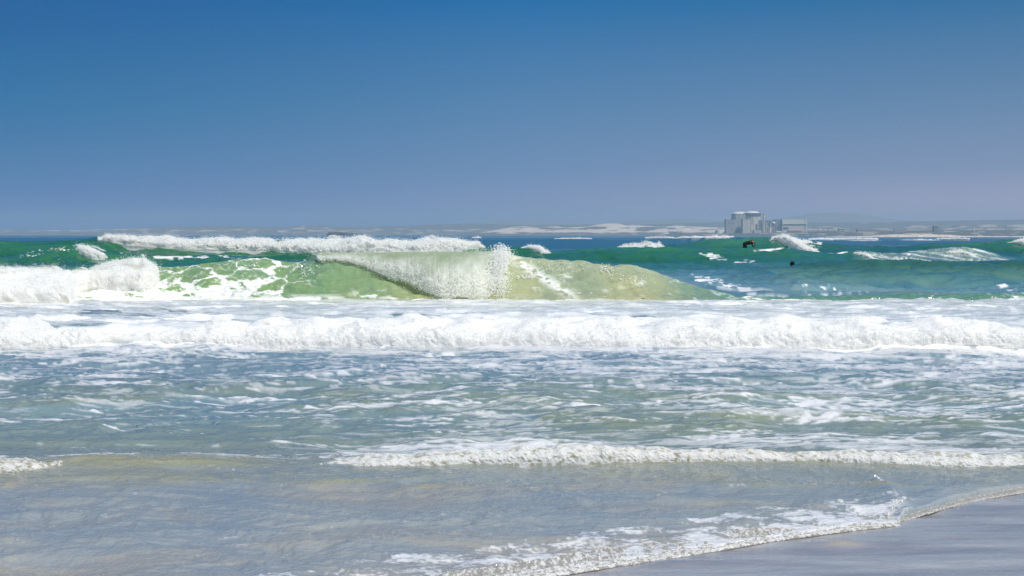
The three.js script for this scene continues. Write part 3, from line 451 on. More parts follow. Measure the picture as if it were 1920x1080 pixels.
// ---------------------------------------------------------------- the lip of the big wave
{
  const t = thing('plunging_lip', 'pale green lip curling over and shattering into white in the middle of the big wave', 'breaking wave');
  const bot = curve([[596, 486.8], [628, 487.5], [660, 492], [684, 500], [708, 512], [740, 524], [765, 530], [790, 545], [815, 553], [840, 562], [858, 557], [880, 559], [905, 562], [920, 557], [934, 538], [946, 512], [958, 490]]);
  const lipFoot = curve([...Array(28)].map((_, i) => { const px = 590 + i * 14; return [px, clamp(rayHit(px, Math.min(bot(px), 556), 36.6, 39.7) - mix(.05, .95, sm(670, 850, px)) * (1 - .9 * sm(905, 957, px)), 36.5, 39.52)]; }));
  const lipD = (px) => (lipFoot(px - 16) + lipFoot(px - 8) + lipFoot(px) + lipFoot(px + 8) + lipFoot(px + 16)) / 5;
  const crest = WAVES[5].c, nu = 300, nv = 90, pos = new Float32Array(nu * nv * 3), col = new Float32Array(nu * nv * 3), drops = [];
  for (let i = 0; i < nu; i++) {
    const px = 596 + (958 - 596) * i / (nu - 1), yc = yOf(crest(px) - 1.2, 39.7), b = bot(px) + 3 * n2(px * .09, 3) + 1.6 * n2(px * .3, 8), db = lipD(px), yb = Math.min(yc - .005, yOf(b, db));
    for (let j = 0; j < nv; j++) {
      const v = j / (nv - 1), a = v * Math.PI / 2, k = i * nv + j;
      let d = 39.9 - (39.9 - db) * Math.sin(a), y = yb + (yc - yb) * Math.pow(Math.cos(a), .9);
      const x = xOf(px, d), white = clamp(sm(.15, .95, v + .22 * fbm2(x * 1.6 + v * .8, v * 2.2, 4) + .28 * sm(840, 945, px) - .16 * sm(760, 700, px) + .2 * sm(740, 660, px) * sm(600, 650, px)));
      const n = (Math.abs(n3(x * 4 + v * 1.2, y * 3.4, 2)) - .22) * .05 + (Math.abs(n3(x * 9, y * 8, d * 5)) - .2) * .03 + n3(x * 24, y * 24, 7) * .012;
      d -= n * (.25 + white) * sm(0, .12, v); y += n * .4 * v;
      pos[3 * k] = x + n3(x * 3, y * 3, 4) * .06 * v; pos[3 * k + 1] = y; pos[3 * k + 2] = -d;
      const w = Math.pow(white, .8) * (.88 + .2 * fbm2(x * 4.5 + y * 1.5, y * 4.5, 4));
      col[3 * k] = mix(.36, .96, clamp(w)); col[3 * k + 1] = mix(.46, .97, clamp(w)); col[3 * k + 2] = mix(.26, .91, clamp(w));
      if (rnd() < .04 + .55 * Math.pow(white, 3) * sm(.35, .8, v) + 1.2 * Math.pow(v, 6) + .10 * sm(915, 945, px)) drops.push([x + (rnd() - .5) * (.03 + .06 * v) + sm(905, 945, px) * (rnd() - .4) * .3, y + (rnd() - .5) * (.03 + .11 * v * v) + .05 * sm(915, 945, px), -(d - rnd() * (.03 + .12 * v)), 39 / 1431 * (.16 + .42 * rnd() * rnd())]);
    }
  }
  mesh('lip_sheet', gridGeo(nv, nu, pos, col), FOAM, t);
  for (let i = 0; i < 2600; i++) { // splash thrown up at the right-hand end of the lip
    const u = rnd(), px = 931 + 10 * (1 - u) + (rnd() + rnd() + rnd() - 1.5) * (14 + 12 * u), py = 468 + Math.pow(u, 1.4) * 88 + (rnd() + rnd() - 1) * 14, p = at(px, py, 37.6 + rnd() * 1.2 - u); drops.push([p.x, p.y, p.z, 39 / 1431 * (.22 + .45 * rnd())]);
  }
  for (let i = 0; i < 500; i++) { const px = 700 + rnd() * 250, p = at(px, crest(px) - 1 - Math.abs(rnd() + rnd() - 1) * 9 * sm(700, 900, px), 39.5); drops.push([p.x, p.y, p.z, 39 / 1431 * (.15 + .3 * rnd())]); }
  spray(t, drops);
}

{ // bright beads added to stand in for sun glints on steep faces
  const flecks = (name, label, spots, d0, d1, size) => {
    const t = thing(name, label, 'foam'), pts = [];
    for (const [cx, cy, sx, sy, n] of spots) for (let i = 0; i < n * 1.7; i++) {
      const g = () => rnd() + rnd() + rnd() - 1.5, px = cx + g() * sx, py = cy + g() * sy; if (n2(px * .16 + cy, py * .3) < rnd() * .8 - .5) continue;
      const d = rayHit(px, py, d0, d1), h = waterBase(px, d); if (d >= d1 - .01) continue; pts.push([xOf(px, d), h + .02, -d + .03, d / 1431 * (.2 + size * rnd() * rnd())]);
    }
    spray(t, pts, 'glint_bead', BEAD);
  };
  flecks('added_glints', 'bright beads added as sun glints over the face of the big green wave', [[590, 516, 34, 14, 240], [612, 524, 16, 6, 140], [555, 502, 30, 8, 90], [470, 500, 18, 8, 130], [984, 521, 20, 3, 130], [1030, 508, 44, 10, 110], [1140, 505, 26, 8, 130], [1185, 522, 40, 12, 120], [1060, 497, 60, 8, 80]], 36.6, 39.8, .5);
  flecks('added_glints', 'bright beads added as sun glints on the dark green swell at the far left', [[90, 475, 44, 10, 150], [120, 466, 24, 6, 70], [60, 482, 30, 8, 40]], 69, 77.2, .7);
}

// ---------------------------------------------------------------- land beyond the sea
function land(o) {
  const ridge = curve(o.ridge), p0 = o.ridge[0][0], p1 = o.ridge[o.ridge.length - 1][0], nu = Math.round((p1 - p0) / ((o.step || 2.2) * 1.5)), nv = Math.round((o.rows || 34) * .62), pos = new Float32Array(nu * nv * 3), col = new Float32Array(nu * nv * 3);
  for (let i = 0; i < nu; i++) {
    const px = p0 + (p1 - p0) * i / (nu - 1), ends = Math.min(sm(0, .02, i / nu), sm(0, .02, 1 - i / nu));
    for (let j = 0; j < nv; j++) {
      const v = j / (nv - 1), k = i * nv + j, up = v < .8, t = up ? v / .8 : 1 + (v - .8) / .2, d = o.d + (o.deep || o.d * .15) * t, x = xOf(px, d);
      const yr = yOf(ridge(px), o.d + (o.deep || o.d * .15)), s = up ? (o.shape ? o.shape(t, px) : Math.pow(t, .8)) : 1 - (t - 1) * .9;
      let y = -1.5 + (yr * (o.ends === false ? 1 : ends) + 1.5) * s + (yr * (o.rough ?? .10)) * fbm2(x / (yr * 5 + 6) + (o.seed || 0), t * 2.4 + d / 900, 4) * sm(0, .2, t) * (up ? 1 : 0) * (1 - .6 * t);
      const c = o.color(px, t, x, d, y, 440 + (EYE - y) * F / d);
      pos[3 * k] = x; pos[3 * k + 1] = y; pos[3 * k + 2] = -d; col[3 * k] = c[0]; col[3 * k + 1] = c[1]; col[3 * k + 2] = c[2];
    }
  }
  return structure(mesh(o.name, gridGeo(nv, nu, pos, col), new THREE.MeshStandardMaterial({ vertexColors: true, roughness: 1 })), o.label);
}
const SCRUB = [.13, .12, .125], SAND = [.58, .50, .44];
const blend = (a, b, t) => [mix(a[0], b[0], t), mix(a[1], b[1], t), mix(a[2], b[2], t)];
land({ name: 'mountain', label: 'faint blue mountain on the horizon', d: 6700, deep: 500, rows: 20, rough: .03, seed: 4, ends: false, ridge: [[700, 432], [880, 416], [960, 411], [1020, 414], [1120, 417], [1200, 411], [1270, 407], [1350, 412], [1420, 413], [1480, 405], [1530, 397], [1570, 395.5], [1605, 397], [1640, 404], [1700, 411], [1900, 418], [2200, 428]],
  color: () => [.21, .19, .21] });
land({ name: 'far_ridge', label: 'long low scrub ridge along the coast', d: 4700, deep: 900, rows: 44, rough: .07, seed: 9,
  ridge: [[-1400, 434], [-300, 428], [0, 430], [100, 431], [200, 429], [280, 425.5], [450, 423.5], [520, 426], [560, 423], [590, 421.5], [650, 424.5], [760, 423], [870, 419], [940, 420], [1000, 421.5], [1100, 420.5], [1200, 419.5], [1300, 417], [1400, 416], [1550, 417], [1650, 416], [1750, 413.5], [1850, 412], [1920, 410.5], [2300, 411], [3200, 420]],
  color: (px, t, x, d, y, py) => {
    let s = 0; const n = fbm2(px * .035, py * .35, 4);
    s = Math.max(s, sm(.1, .5, n + .8 * Math.exp(-Math.pow((px - 565) / 34, 2) - Math.pow((py - 430 - (565 - px) * .08) / 4, 2)) - .45));
    s = Math.max(s, .7 * sm(.2, .6, n - .25 + .5 * sm(436, 433, py) * sm(428, 431, py)));
    s = Math.max(s, .8 * sm(.1, .5, n - .1) * sm(440, 436, py) * sm(100, 700, px) * sm(433, 436, py));
    s = Math.max(s, .6 * sm(.35, .6, n) * sm(150, 60, px));
    return blend(SCRUB, SAND, clamp(s));
  } });
land({ name: 'sand_dunes', label: 'pale sand dunes with patches of scrub', d: 3600, deep: 500, rows: 70, step: 1.4, rough: .14, seed: 15, shape: (t) => .25 * t + .75 * sm(.05, 1, t),
  ridge: [[830, 440.5], [870, 437], [900, 433], [925, 431], [960, 426], [985, 424], [998, 427], [1040, 424.5], [1060, 426.5], [1100, 425], [1120, 421.5], [1140, 419], [1160, 419.5], [1176, 423], [1195, 423], [1240, 425], [1270, 422.5], [1300, 425], [1350, 426.5], [1400, 428], [1480, 429], [1530, 426], [1560, 425], [1600, 429], [1660, 428], [1720, 423], [1760, 424], [1800, 422], [1860, 421], [1920, 421], [2300, 422], [2500, 432]],
  color: (px, t, x, d, y, py) => {
    const n = fbm2(px * .03 + 3, py * .28, 5), m = fbm2(px * .012, py * .16 + 8, 4);
    let s = sm(-.25, .15, n + .5 - 1.1 * sm(.1, .6, m) - .9 * sm(1.15, .75, t) * sm(434, 437.5, py) - .4 * sm(.93, 1, t));
    s *= sm(880, 930, px);
    if (px > 1370) s *= mix(.9, .55, sm(1500, 1700, px)) * sm(.1, .5, n + .25) * sm(434, 429, py);
    return blend(SCRUB, SAND, clamp(s));
  } });
land({ name: 'shore_flats', label: 'hazy scrub flats on the right-hand shore', d: 2300, deep: 900, rows: 40, step: 1.6, rough: .12, seed: 21, shape: (t) => sm(0, .6, t) * .8 + .2 * t,
  ridge: [[1225, 441], [1240, 439], [1300, 438], [1360, 437.5], [1500, 436], [1560, 433.5], [1640, 434], [1740, 433], [1920, 432], [2300, 432], [2500, 438]],
  color: (px, t, x, d, y, py) => blend([.09, .095, .09], SAND, clamp(.75 * sm(.15, .5, fbm2(px * .02, py * .6, 4) - .05) + .5 * sm(.12, .02, t))) });
land({ name: 'sand_bank', label: 'low pale sand bank at the water on the right', d: 1150, deep: 70, rows: 40, step: 1.2, rough: .35, seed: 27,
  ridge: [[1500, 445], [1560, 443.5], [1630, 442.5], [1660, 440.5], [1680, 439], [1700, 440], [1716, 437.5], [1732, 438.2], [1745, 439.5], [1780, 440.2], [1800, 442], [1900, 442.8], [2200, 443]],
  color: (px, t, x, d, y, py) => blend(SAND, [.12, .10, .085], clamp(sm(.35, .6, fbm2(px * .09, py * .9, 3)) * .7 + .8 * Math.exp(-Math.pow((px - 1722) / 14, 2)) * sm(.7, 1, t))) });
{ // dark rocks under the ridge
  const t = thing('rocks', 'low dark rocks in the sea under the far ridge, left of centre', 'rocks');
  for (const [px, py, s, h] of [[622, 438.4, 9, 3.6], [634, 438, 12, 3.2], [648, 438.6, 11, 2.4], [664, 438.8, 8, 1.8], [676, 439.2, 6, 1.2]]) {
    const g = new THREE.IcosahedronGeometry(1, 3), p = g.attributes.position, d = 2500;
    for (let i = 0; i < p.count; i++) { const n = 1 + .35 * n3(p.getX(i) * 1.7 + px, p.getY(i) * 1.7, p.getZ(i) * 1.7); p.setXYZ(i, p.getX(i) * n * s, p.getY(i) * n * h, p.getZ(i) * n * s); }
    g.computeVertexNormals(); const m = mesh('rock', g, std(.05, .045, .045, .95), t); m.position.copy(at(px, py, d)); m.position.y -= h * .2;
  }
}

// ---------------------------------------------------------------- the power station
const D0 = 3400, KM = D0 / F;
const wallTex = (() => { // faint weather streaks and shutter joints on concrete
  const N = 128, d = new Uint8Array(N * N * 4);
  for (let j = 0; j < N; j++) for (let i = 0; i < N; i++) { const s = .88 + .07 * n2(i * .13, j * .02) + .05 * n2(i * .4, j * .4), l = (i % 32 === 0 || j % 43 === 0) ? .93 : 1, v = clamp(s * l) * 255; d.set([v, v, v, 255], (j * N + i) * 4); }
  const t = new THREE.DataTexture(d, N, N); t.wrapS = t.wrapT = THREE.RepeatWrapping; t.magFilter = THREE.LinearFilter; t.needsUpdate = true; return t;
})();
const M = {
  pale: std(.52, .49, .45, .9, { map: wallTex }), grey: std(.36, .36, .36, .9, { map: wallTex }), dark: std(.15, .17, .20, .8), band: std(.03, .07, .10, .6), blue: std(.13, .18, .28, .7), white: std(.78, .76, .72, .7),
  dome: std(.74, .70, .62, .8), glass: std(.05, .07, .09, .2), pink: std(.52, .36, .32, .8), red: std(.45, .10, .08, .7), steel: std(.30, .31, .33, .6), metal: std(.55, .56, .56, .5),
};
const box = (w, h, d, x = 0, y = 0, z = 0) => new THREE.BoxGeometry(w, h, d).translate(x, y, z);
const cyl = (r, h, x, y, z, n = 40, r2 = r) => new THREE.CylinderGeometry(r2, r, h, n).translate(x, y, z);
const SX = (px) => xOf(px, D0), SY = (py) => yOf(py, D0);
const TURN = .32;
// a block between two columns and a top row, foot in the ground; parapet, rib strips, a door and a few windows are its parts
function block(name, label, category, x0, x1, top, deep, mat, opt = {}) {
  const base = -2, X0 = SX(x0), X1 = SX(x1), w = X1 - X0, h = SY(top) - base, t = thing(name, label, category, opt.group, [(X0 + X1) / 2, base, -D0 - (opt.back || 0)]);
  t.rotation.y = opt.turn ?? 0;
  mesh('wall', box(w, h - 1.2, deep, 0, (h - 1.2) / 2, -deep / 2), mat, t);
  mesh('parapet', box(w + .8, 1.2, deep + .8, 0, h - .6, -deep / 2), opt.cap || M.grey, t);
  for (let i = 1; i < (opt.ribs || 0); i++) mesh('rib', box(.7, h - 2.2, .6, -w / 2 + w * i / opt.ribs, (h - 2.2) / 2, .3), opt.ribMat || mat, t);
  for (const [u, v, ww, hh] of opt.windows || []) { const f = mesh('window', box(ww + .8, hh + .8, .5, -w / 2 + u * w, v * h, .25), opt.frame || M.grey, t); mesh('pane', box(ww, hh, .3, -w / 2 + u * w, v * h, .5), M.glass, f); }
  if (opt.door) { const f = mesh('door', box(opt.door[1], opt.door[2], .5, -w / 2 + opt.door[0] * w, opt.door[2] / 2 + 1.8, .25), M.dark, t); }
  return [t, w, h];
}
function reactor(label, px, domeTop, ringTop, wallTop, r, back, ringed) {
  const base = -2, t = thing('reactor_building', label, 'reactor building', null, [SX(px), base, -D0 - back]);
  const sc = (D0 + back) / D0, hw = (yOf(wallTop, D0 + back) - base), hr = yOf(ringTop, D0 + back) - base, hd = yOf(domeTop, D0 + back) - base;
  mesh('wall', cyl(r, hw, 0, hw / 2, 0, 64), M.pale, t);
  mesh('ring_beam', cyl(r + (ringed ? 1.4 : .4), hr - hw, 0, (hr + hw) / 2, 0, 64), ringed ? M.band : M.grey, t);
  const k = [[r * .92, 0]]; for (let i = 0; i <= 14; i++) { const a = i / 14 * Math.PI / 2; k.push([r * .86 * Math.cos(a) + .001, .4 + (hd - hr - .4) * Math.sin(a)]); }
  mesh('dome', new THREE.LatheGeometry(k.map(([x, y]) => new THREE.Vector2(x, y)), 48).translate(0, hr, 0), M.dome, t);
  for (let i = 0; i < 10; i++) { const a = i / 10 * 2 * Math.PI; mesh('buttress', box(1.6, hw, 1.0, 0, hw / 2, r + .3).rotateY(a), M.pale, t); }
  return [t, hd];
}
reactor('pale domed reactor building behind the tall left block', 1395, 396.8, 401, 404.5, 20.5, 62, false);
{
  const [t, hd] = reactor('domed reactor building with the wide dark band round its top', 1413, 395.6, 399.6, 405.2, 19.5, 26, true);
  mesh('mast', mergeGeometries([cyl(.45, 6, 2.5, hd + 2.2, 0, 8), box(2.2, .5, .5, 2.5, hd + 3.6, 0), box(1.4, 1.2, 1.2, 2.5, hd + 4.8, 0)]), M.dark, t);
}
block('service_building', 'square grey block at the far left end of the power station', 'building', 1361, 1379.5, 411.4, 26, M.grey, { ribs: 4, ribMat: M.steel, windows: [[.3, .78, 3, 2], [.7, .78, 3, 2], [.7, .45, 3, 2]], door: [.25, 4, 5] });
block('service_building', 'tall grey-blue block in front of the left reactor dome', 'building', 1379.5, 1398.5, 401.2, 34, M.grey, { back: 8, ribs: 3, ribMat: M.steel, windows: [[.3, .4, 4, 1.2], [.55, .4, 4, 1.2], [.3, .28, 4, 5]], door: [.2, 4, 5] });
block('annex', 'tall pale flat-topped annex in the middle of the power station', 'building', 1390, 1404, 411.2, 16, M.pale, { back: -18, cap: M.pale, turn: .12, ribs: 3, windows: [[.8, .1, 2.5, 4]] });
block('annex', 'stepped lower half of the pale annex beside the banded reactor', 'building', 1404.6, 1410, 421.2, 14, M.pale, { back: -17, cap: M.pale, turn: .12, windows: [[.5, .5, 2, 2]] });
block('annex', 'small pale box at the foot of the banded reactor building', 'building', 1410.6, 1424, 431.2, 12, M.pale, { back: -22, cap: M.pale, ribs: 4, door: [.5, 4, 4] });
{ // stack at the right shoulder of the reactor
  const y = SY(400.2) + 2, t = thing('vent_stack', 'slim pinkish vent stack at the right shoulder of the banded reactor', 'stack', null, [SX(1430.5), -2, -D0 + 6]);
  mesh('shaft', cyl(1.9, y, 0, y / 2, 0, 20, 1.6), M.pale, t);
  for (const k of [.3, .55, .8, .97]) mesh('platform', cyl(2.7, .8, 0, y * k, 0, 20), M.pink, t);
  mesh('frame', mergeGeometries([-3, 3].map((q) => box(.5, y * .98, .5, q, y * .49, 0)).concat([.2, .4, .6, .8].map((k) => box(6.4, .45, .45, 0, y * k, 0.6)))), M.pink, t);
}
{ // pipe-laden middle part
  const [t, w, h] = block('machine_hall', 'dark blue middle hall covered with pipes, ducts and ladders', 'building', 1424.6, 1453, 412.6, 30, M.dark, { back: 10, cap: M.steel, ribs: 9, ribMat: M.blue });
  for (let i = 0; i < 13; i++) { const x = -w / 2 + w * (.06 + .9 * rnd()), y0 = h * rnd() * .3, y1 = h * (.45 + rnd() * .5); mesh('pipe', cyl(.5 + rnd() * .5, y1 - y0, x, (y0 + y1) / 2, 1.6 + rnd(), 10), [M.metal, M.pale, M.steel, M.pink][i % 4], t); }
  for (let i = 0; i < 7; i++) { const x = -w / 2 + w * (.1 + .75 * rnd()), y = h * (.3 + .6 * rnd()); mesh('duct', box(2 + rnd() * 6, 1 + rnd() * 1.6, 2, x + 2, y, 1.4), [M.metal, M.pale, M.dark][i % 3], t); }
}
{ // water tower
  const y = SY(415.6) + 2, t = thing('water_tower', 'water tower with a red and white bowl in front of the pipe-covered hall', 'water tower', null, [SX(1447.6), -2, -D0 + 22]);
  mesh('leg', cyl(.9, y * .75, 0, y * .375, 0, 14), M.pale, t);
  mesh('bowl', new THREE.LatheGeometry([[.9, 0], [3.4, 2.6], [3.6, 4.6]].map(([a, b]) => new THREE.Vector2(a, b)), 28).translate(0, y * .75, 0), M.red, t);
  mesh('roof', new THREE.LatheGeometry([[3.7, 0], [3.7, 1.6], [2.6, 3], [.01, 3.4]].map(([a, b]) => new THREE.Vector2(a, b)), 28).translate(0, y * .75 + 4.6, 0), M.white, t);
}
{
  const t = thing('chimney', 'short white exhaust pipe standing in front of the middle hall', 'chimney', null, [SX(1440.6), -2, -D0 + 20]), y = SY(424.5) + 2;
  mesh('shaft', cyl(.9, y, 0, y / 2, 0, 14, .75), M.white, t); mesh('rim', cyl(1.2, .8, 0, y - .4, 0, 14), M.steel, t); mesh('footing', box(4, 2.4, 4, 0, 1.2, 0), M.grey, t);
}
{ // antenna tower seen above the roofs
  const y = SY(402.2) + 2, t = thing('antenna_tower', 'thin tower with square pale panels standing above the middle roofs', 'tower', null, [SX(1442.5), -2, -D0 - 60]);
  mesh('mast', mergeGeometries([[-1.6, -1.6], [1.6, -1.6], [1.6, 1.6], [-1.6, 1.6]].map(([a, b]) => box(.28, y - 5, .28, a, (y - 5) / 2, b)).concat([.2, .35, .5, .65, .8].map((k) => box(3.4, .28, 3.4, 0, y * k, 0)))), M.metal, t);
  mesh('panel', box(3.4, 5, 1, -2.3, y - 4, 0), M.white, t); mesh('panel', box(3.2, 4.4, 1, 2.2, y - 3.6, 0), M.pale, t); mesh('panel', box(1.6, 1.6, 1.2, .2, y - .4, 0), M.red, t);
}
block('ribbed_building', 'blue ribbed block between the middle hall and the long pale hall', 'building', 1453.4, 1465.5, 411.4, 30, M.blue, { back: 4, cap: M.blue, ribs: 7, ribMat: M.steel });
{
  const [t, w, h] = block('turbine_hall', 'long pale hall with a dark stripe at the right end of the power station', 'building', 1465.6, 1510, 410.8, 40, M.pale, { back: -6, cap: M.pale, ribs: 0 });
  mesh('stripe', box(w + 1, 2.6, .6, 0, SY(421.4) + 2, .3), M.band, t);
  mesh('upper_cladding', box(w + .4, SY(411.6) - SY(420.2), .4, 0, (SY(411.6) + SY(420.2)) / 2 + 2, .2), std(.50, .53, .47, .7), t);
  for (let i = 1; i < 16; i++) mesh('cladding_rib', box(.35, SY(422.6) + 1, .3, -w / 2 + w * i / 16, (SY(422.6) + 1) / 2, .15), M.pale, t);
  const f = mesh('window', box(12.4, 5.8, .5, -w / 2 + 8.4, SY(428) + 2, .4), M.grey, t); mesh('pane', box(11.4, 4.8, .4, -w / 2 + 8.4, SY(428) + 2, .6), M.glass, f);
  mesh('canopy', box(w * .62, 1.2, 6, w * .02, SY(432.2) + 2, 3), M.pink, t);
  mesh('corner_post', box(1.5, h + .8, 1.5, w / 2 + .9, (h + .8) / 2, 1), M.white, t);
  mesh('door', box(7, 7, .4, w * .25, 5.4, .3), M.dark, t); mesh('door', box(5, 5, .4, -w * .1, 4.4, .3), M.dark, t);
}
{ // sheds in front
  const shed = (name, label, px, w, h, mat, dz, roofMat) => {
    const t = thing(name, label, 'shed', null, [SX(px), -2, -D0 + dz]), s = new THREE.Shape([new THREE.Vector2(-w / 2 - .6, h), new THREE.Vector2(0, h + w * .12), new THREE.Vector2(w / 2 + .6, h), new THREE.Vector2(w / 2 + .6, h - .6), new THREE.Vector2(-w / 2 - .6, h - .6)]);
    mesh('wall', box(w, h, 10, 0, h / 2, -5), mat, t); mesh('roof', new THREE.ExtrudeGeometry(s, { depth: 11, bevelEnabled: false }).translate(0, 0.05, -10.5), roofMat, t); mesh('door', box(w * .3, h * .6, .4, w * .1, h * .3 + 1, .2), M.dark, t);
  };
  shed('shed', 'low shed with a white roof in front of the ribbed blue block', 1456, 13, 11.2, M.grey, 30, M.white);
  shed('shed', 'low grey shed in front of the long striped hall', 1492, 22, 6.5, M.grey, 34, M.steel);
  shed('shed', 'small flat shed at the foot of the middle hall', 1436, 12, 7, M.steel, 34, M.grey);
}
{ // storage tank
  const h = SY(430.4) + 2, t = thing('storage_tank', 'white round storage tank left of the power station', 'tank', null, [SX(1346), -2, -D0 + 10]);
  mesh('wall', cyl(8.6, h - 1.4, 0, (h - 1.4) / 2, 0, 40), M.white, t); mesh('roof', new THREE.ConeGeometry(8.9, 1.4, 40).translate(0, h - .7, 0), M.pale, t);
  for (const k of [.35, .68]) mesh('hoop', new THREE.TorusGeometry(8.7, .22, 6, 40).rotateX(Math.PI / 2).translate(0, h * k, 0), M.grey, t);
  mesh('ladder', box(.9, h - 2, .5, -4.5, h / 2, 7.8), M.steel, t);
}
{ // jetty
  const t = thing('jetty', 'low blue-grey jetty reaching out from the dunes left of the storage tank', 'jetty', null, [0, 0, -D0 + 90]), d = D0 - 90;
  mesh('deck', box(xOf(1279, d) - xOf(1252, d), 1.4, 6, xOf(1265.5, d), yOf(434.6, d), 0), M.dark, t);
  mesh('wall', box(xOf(1265, d) - xOf(1255, d), yOf(435.4, d) + 2, 5, xOf(1260, d), (yOf(435.4, d) - 2) / 2, 0), M.blue, t);
  for (let i = 0; i < 4; i++) mesh('pile', cyl(.7, yOf(435.2, d) + 2, xOf(1267 + i * 3.2, d), (yOf(435.2, d) - 2) / 2, 0, 8), M.dark, t);
}
// pylons, masts and buildings on the flats
const GD = 2750, pylonH = 9.8 * GD / F;
function pylon() {
  const t = thing('power_pylon', 'thin lattice power pylon on the flats', 'pylon', 'power pylons on the flats at the right'), h = pylonH, g = [];
  const bar = (a, b, r = .22) => { const p = new THREE.Vector3(...a), q = new THREE.Vector3(...b), l = p.distanceTo(q), c = new THREE.CylinderGeometry(r, r, l, 5).translate(0, l / 2, 0); c.applyQuaternion(new THREE.Quaternion().setFromUnitVectors(new THREE.Vector3(0, 1, 0), q.clone().sub(p).normalize())); c.translate(...a); return c; };
  for (const [a, b] of [[1, 1], [1, -1], [-1, 1], [-1, -1]]) g.push(bar([a * 1.3, 0, b * 1.3], [a * .25, h, b * .25]));
  for (let i = 0; i < 5; i++) { const u = i / 5, v = (i + 1) / 5, p = 1.3 - 1.05 * u, q = 1.3 - 1.05 * v; g.push(bar([-p, h * u, p], [q, h * v, q], .14), bar([p, h * u, p], [-q, h * v, q], .14)); }
  mesh('lattice', mergeGeometries(g), M.steel, t);
  for (const k of [.72, .84, .96]) mesh('cross_arm', box(4.4 - k * 1.5, .3, .3, 0, h * k, 0), M.steel, t);
  return t;
}
const PY = [[1533, 'leftmost thin lattice pylon, just right of the long striped hall'], [1543, 'second thin lattice pylon right of the long striped hall'], [1553, 'third thin lattice pylon right of the long striped hall'], [1762, 'pale lattice pylon beside the dark block at the right'], [1886, 'thin lattice pylon nearest the right edge']];
const py0 = pylon();
PY.forEach(([px, label], i) => { const o = i ? py0.clone() : py0; if (i) { o.name = numbered('power_pylon'); scene.add(o); } o.position.set(xOf(px, GD), yOf(434.5 - (i > 2 ? 6 : 0), GD) - 2, -GD); o.userData = { ...o.userData, label }; });
for (const [px, top, label] of [[1807, 426, 'tall thin white mast on the flats near the right edge'], [1658, 429, 'short thin mast on the flats behind the pale bank']]) {
  const t = thing('mast', label, 'mast', null, [xOf(px, GD), -1, -GD + 60]), h = yOf(top, GD - 60) + 1;
  mesh('pole', cyl(.5, h, 0, h / 2, 0, 8, .3), M.white, t); mesh('cross_arm', box(3, .3, .3, 0, h - .8, 0), M.white, t); mesh('footing', box(1.6, 1, 1.6, 0, .5, 0), M.grey, t);
}
function flatsHouse(label, px0, px1, top, wallMat, windows, cat = 'building') {
  const X0 = xOf(px0, GD), X1 = xOf(px1, GD), w = X1 - X0, h = yOf(top, GD) - 2, t = thing('shore_building', label, cat, null, [(X0 + X1) / 2, 2, -GD + 30]);
  mesh('wall', box(w, h, 10, 0, h / 2, -5), wallMat, t); mesh('roof', box(w + 1.2, .9, 11.2, 0, h + .45, -5), M.steel, t);
  for (let i = 0; i < windows; i++) { const f = mesh('window', box(w / windows * .6, 2, .3, -w / 2 + w * (i + .5) / windows, h * .6, .1), M.white, t); mesh('pane', box(w / windows * .5, 1.5, .3, -w / 2 + w * (i + .5) / windows, h * .6, .25), M.glass, f); }
}
flatsHouse('small dark upright block on the flats at the right', 1742, 1749.5, 424.5, M.dark, 2);
flatsHouse('low wide grey building on the flats right of the power station', 1600, 1634, 431.4, M.grey, 6);
flatsHouse('long low building on the flats left of the dark upright block', 1668, 1690, 431, M.grey, 4);
flatsHouse('small grey building on the flats by the three pylons', 1566, 1576, 429.5, M.steel, 3);
flatsHouse('little pale building beside the white mast near the right edge', 1834, 1840, 436, M.white, 2);

// ---------------------------------------------------------------- people
function body(bones, cell, blendK, name, mat, parent) { // bones: [ax, ay, az, ra, bx, by, bz, rb]
  const lo = [1e9, 1e9, 1e9], hi = [-1e9, -1e9, -1e9];
  for (const b of bones) for (let c = 0; c < 3; c++) { lo[c] = Math.min(lo[c], b[c] - b[3], b[4 + c] - b[7]); hi[c] = Math.max(hi[c], b[c] + b[3], b[4 + c] + b[7]); }
  const size = Math.max(hi[0] - lo[0], hi[1] - lo[1], hi[2] - lo[2]) * 1.15, ctr = [0, 1, 2].map((c) => (lo[c] + hi[c]) / 2), res = Math.min(120, Math.ceil(size / cell));
  const mc = new MarchingCubes(res, new THREE.MeshBasicMaterial(), false, false, 200000); mc.isolation = 0;
  for (let k = 0; k < res; k++) for (let j = 0; j < res; j++) for (let i = 0; i < res; i++) {
    const p = [i, j, k].map((v, c) => ctr[c] + (v / res * 2 - 1) * size / 2); let acc = 0;
    for (const b of bones) { const dx = b[4] - b[0], dy = b[5] - b[1], dz = b[6] - b[2], l2 = dx * dx + dy * dy + dz * dz + 1e-9, t = clamp(((p[0] - b[0]) * dx + (p[1] - b[1]) * dy + (p[2] - b[2]) * dz) / l2), q = Math.hypot(p[0] - b[0] - dx * t, p[1] - b[1] - dy * t, p[2] - b[2] - dz * t) - mix(b[3], b[7], t); acc += Math.exp(-q / blendK); }
    mc.field[i + j * res + k * res * res] = clamp(blendK * Math.log(acc + 1e-30), -1, 1);
  }
  mc.update();
  const n = mc.count, g = new THREE.BufferGeometry(), P = mc.positionArray.slice(0, n * 3), N = mc.normalArray.slice(0, n * 3);
  for (let i = 0; i < n; i++) for (let c = 0; c < 3; c++) P[3 * i + c] = ctr[c] + P[3 * i + c] * size / 2;
  g.setAttribute('position', new THREE.BufferAttribute(P, 3)); g.setAttribute('normal', new THREE.BufferAttribute(N, 3));
  return mesh(name, g, mat, parent);
}
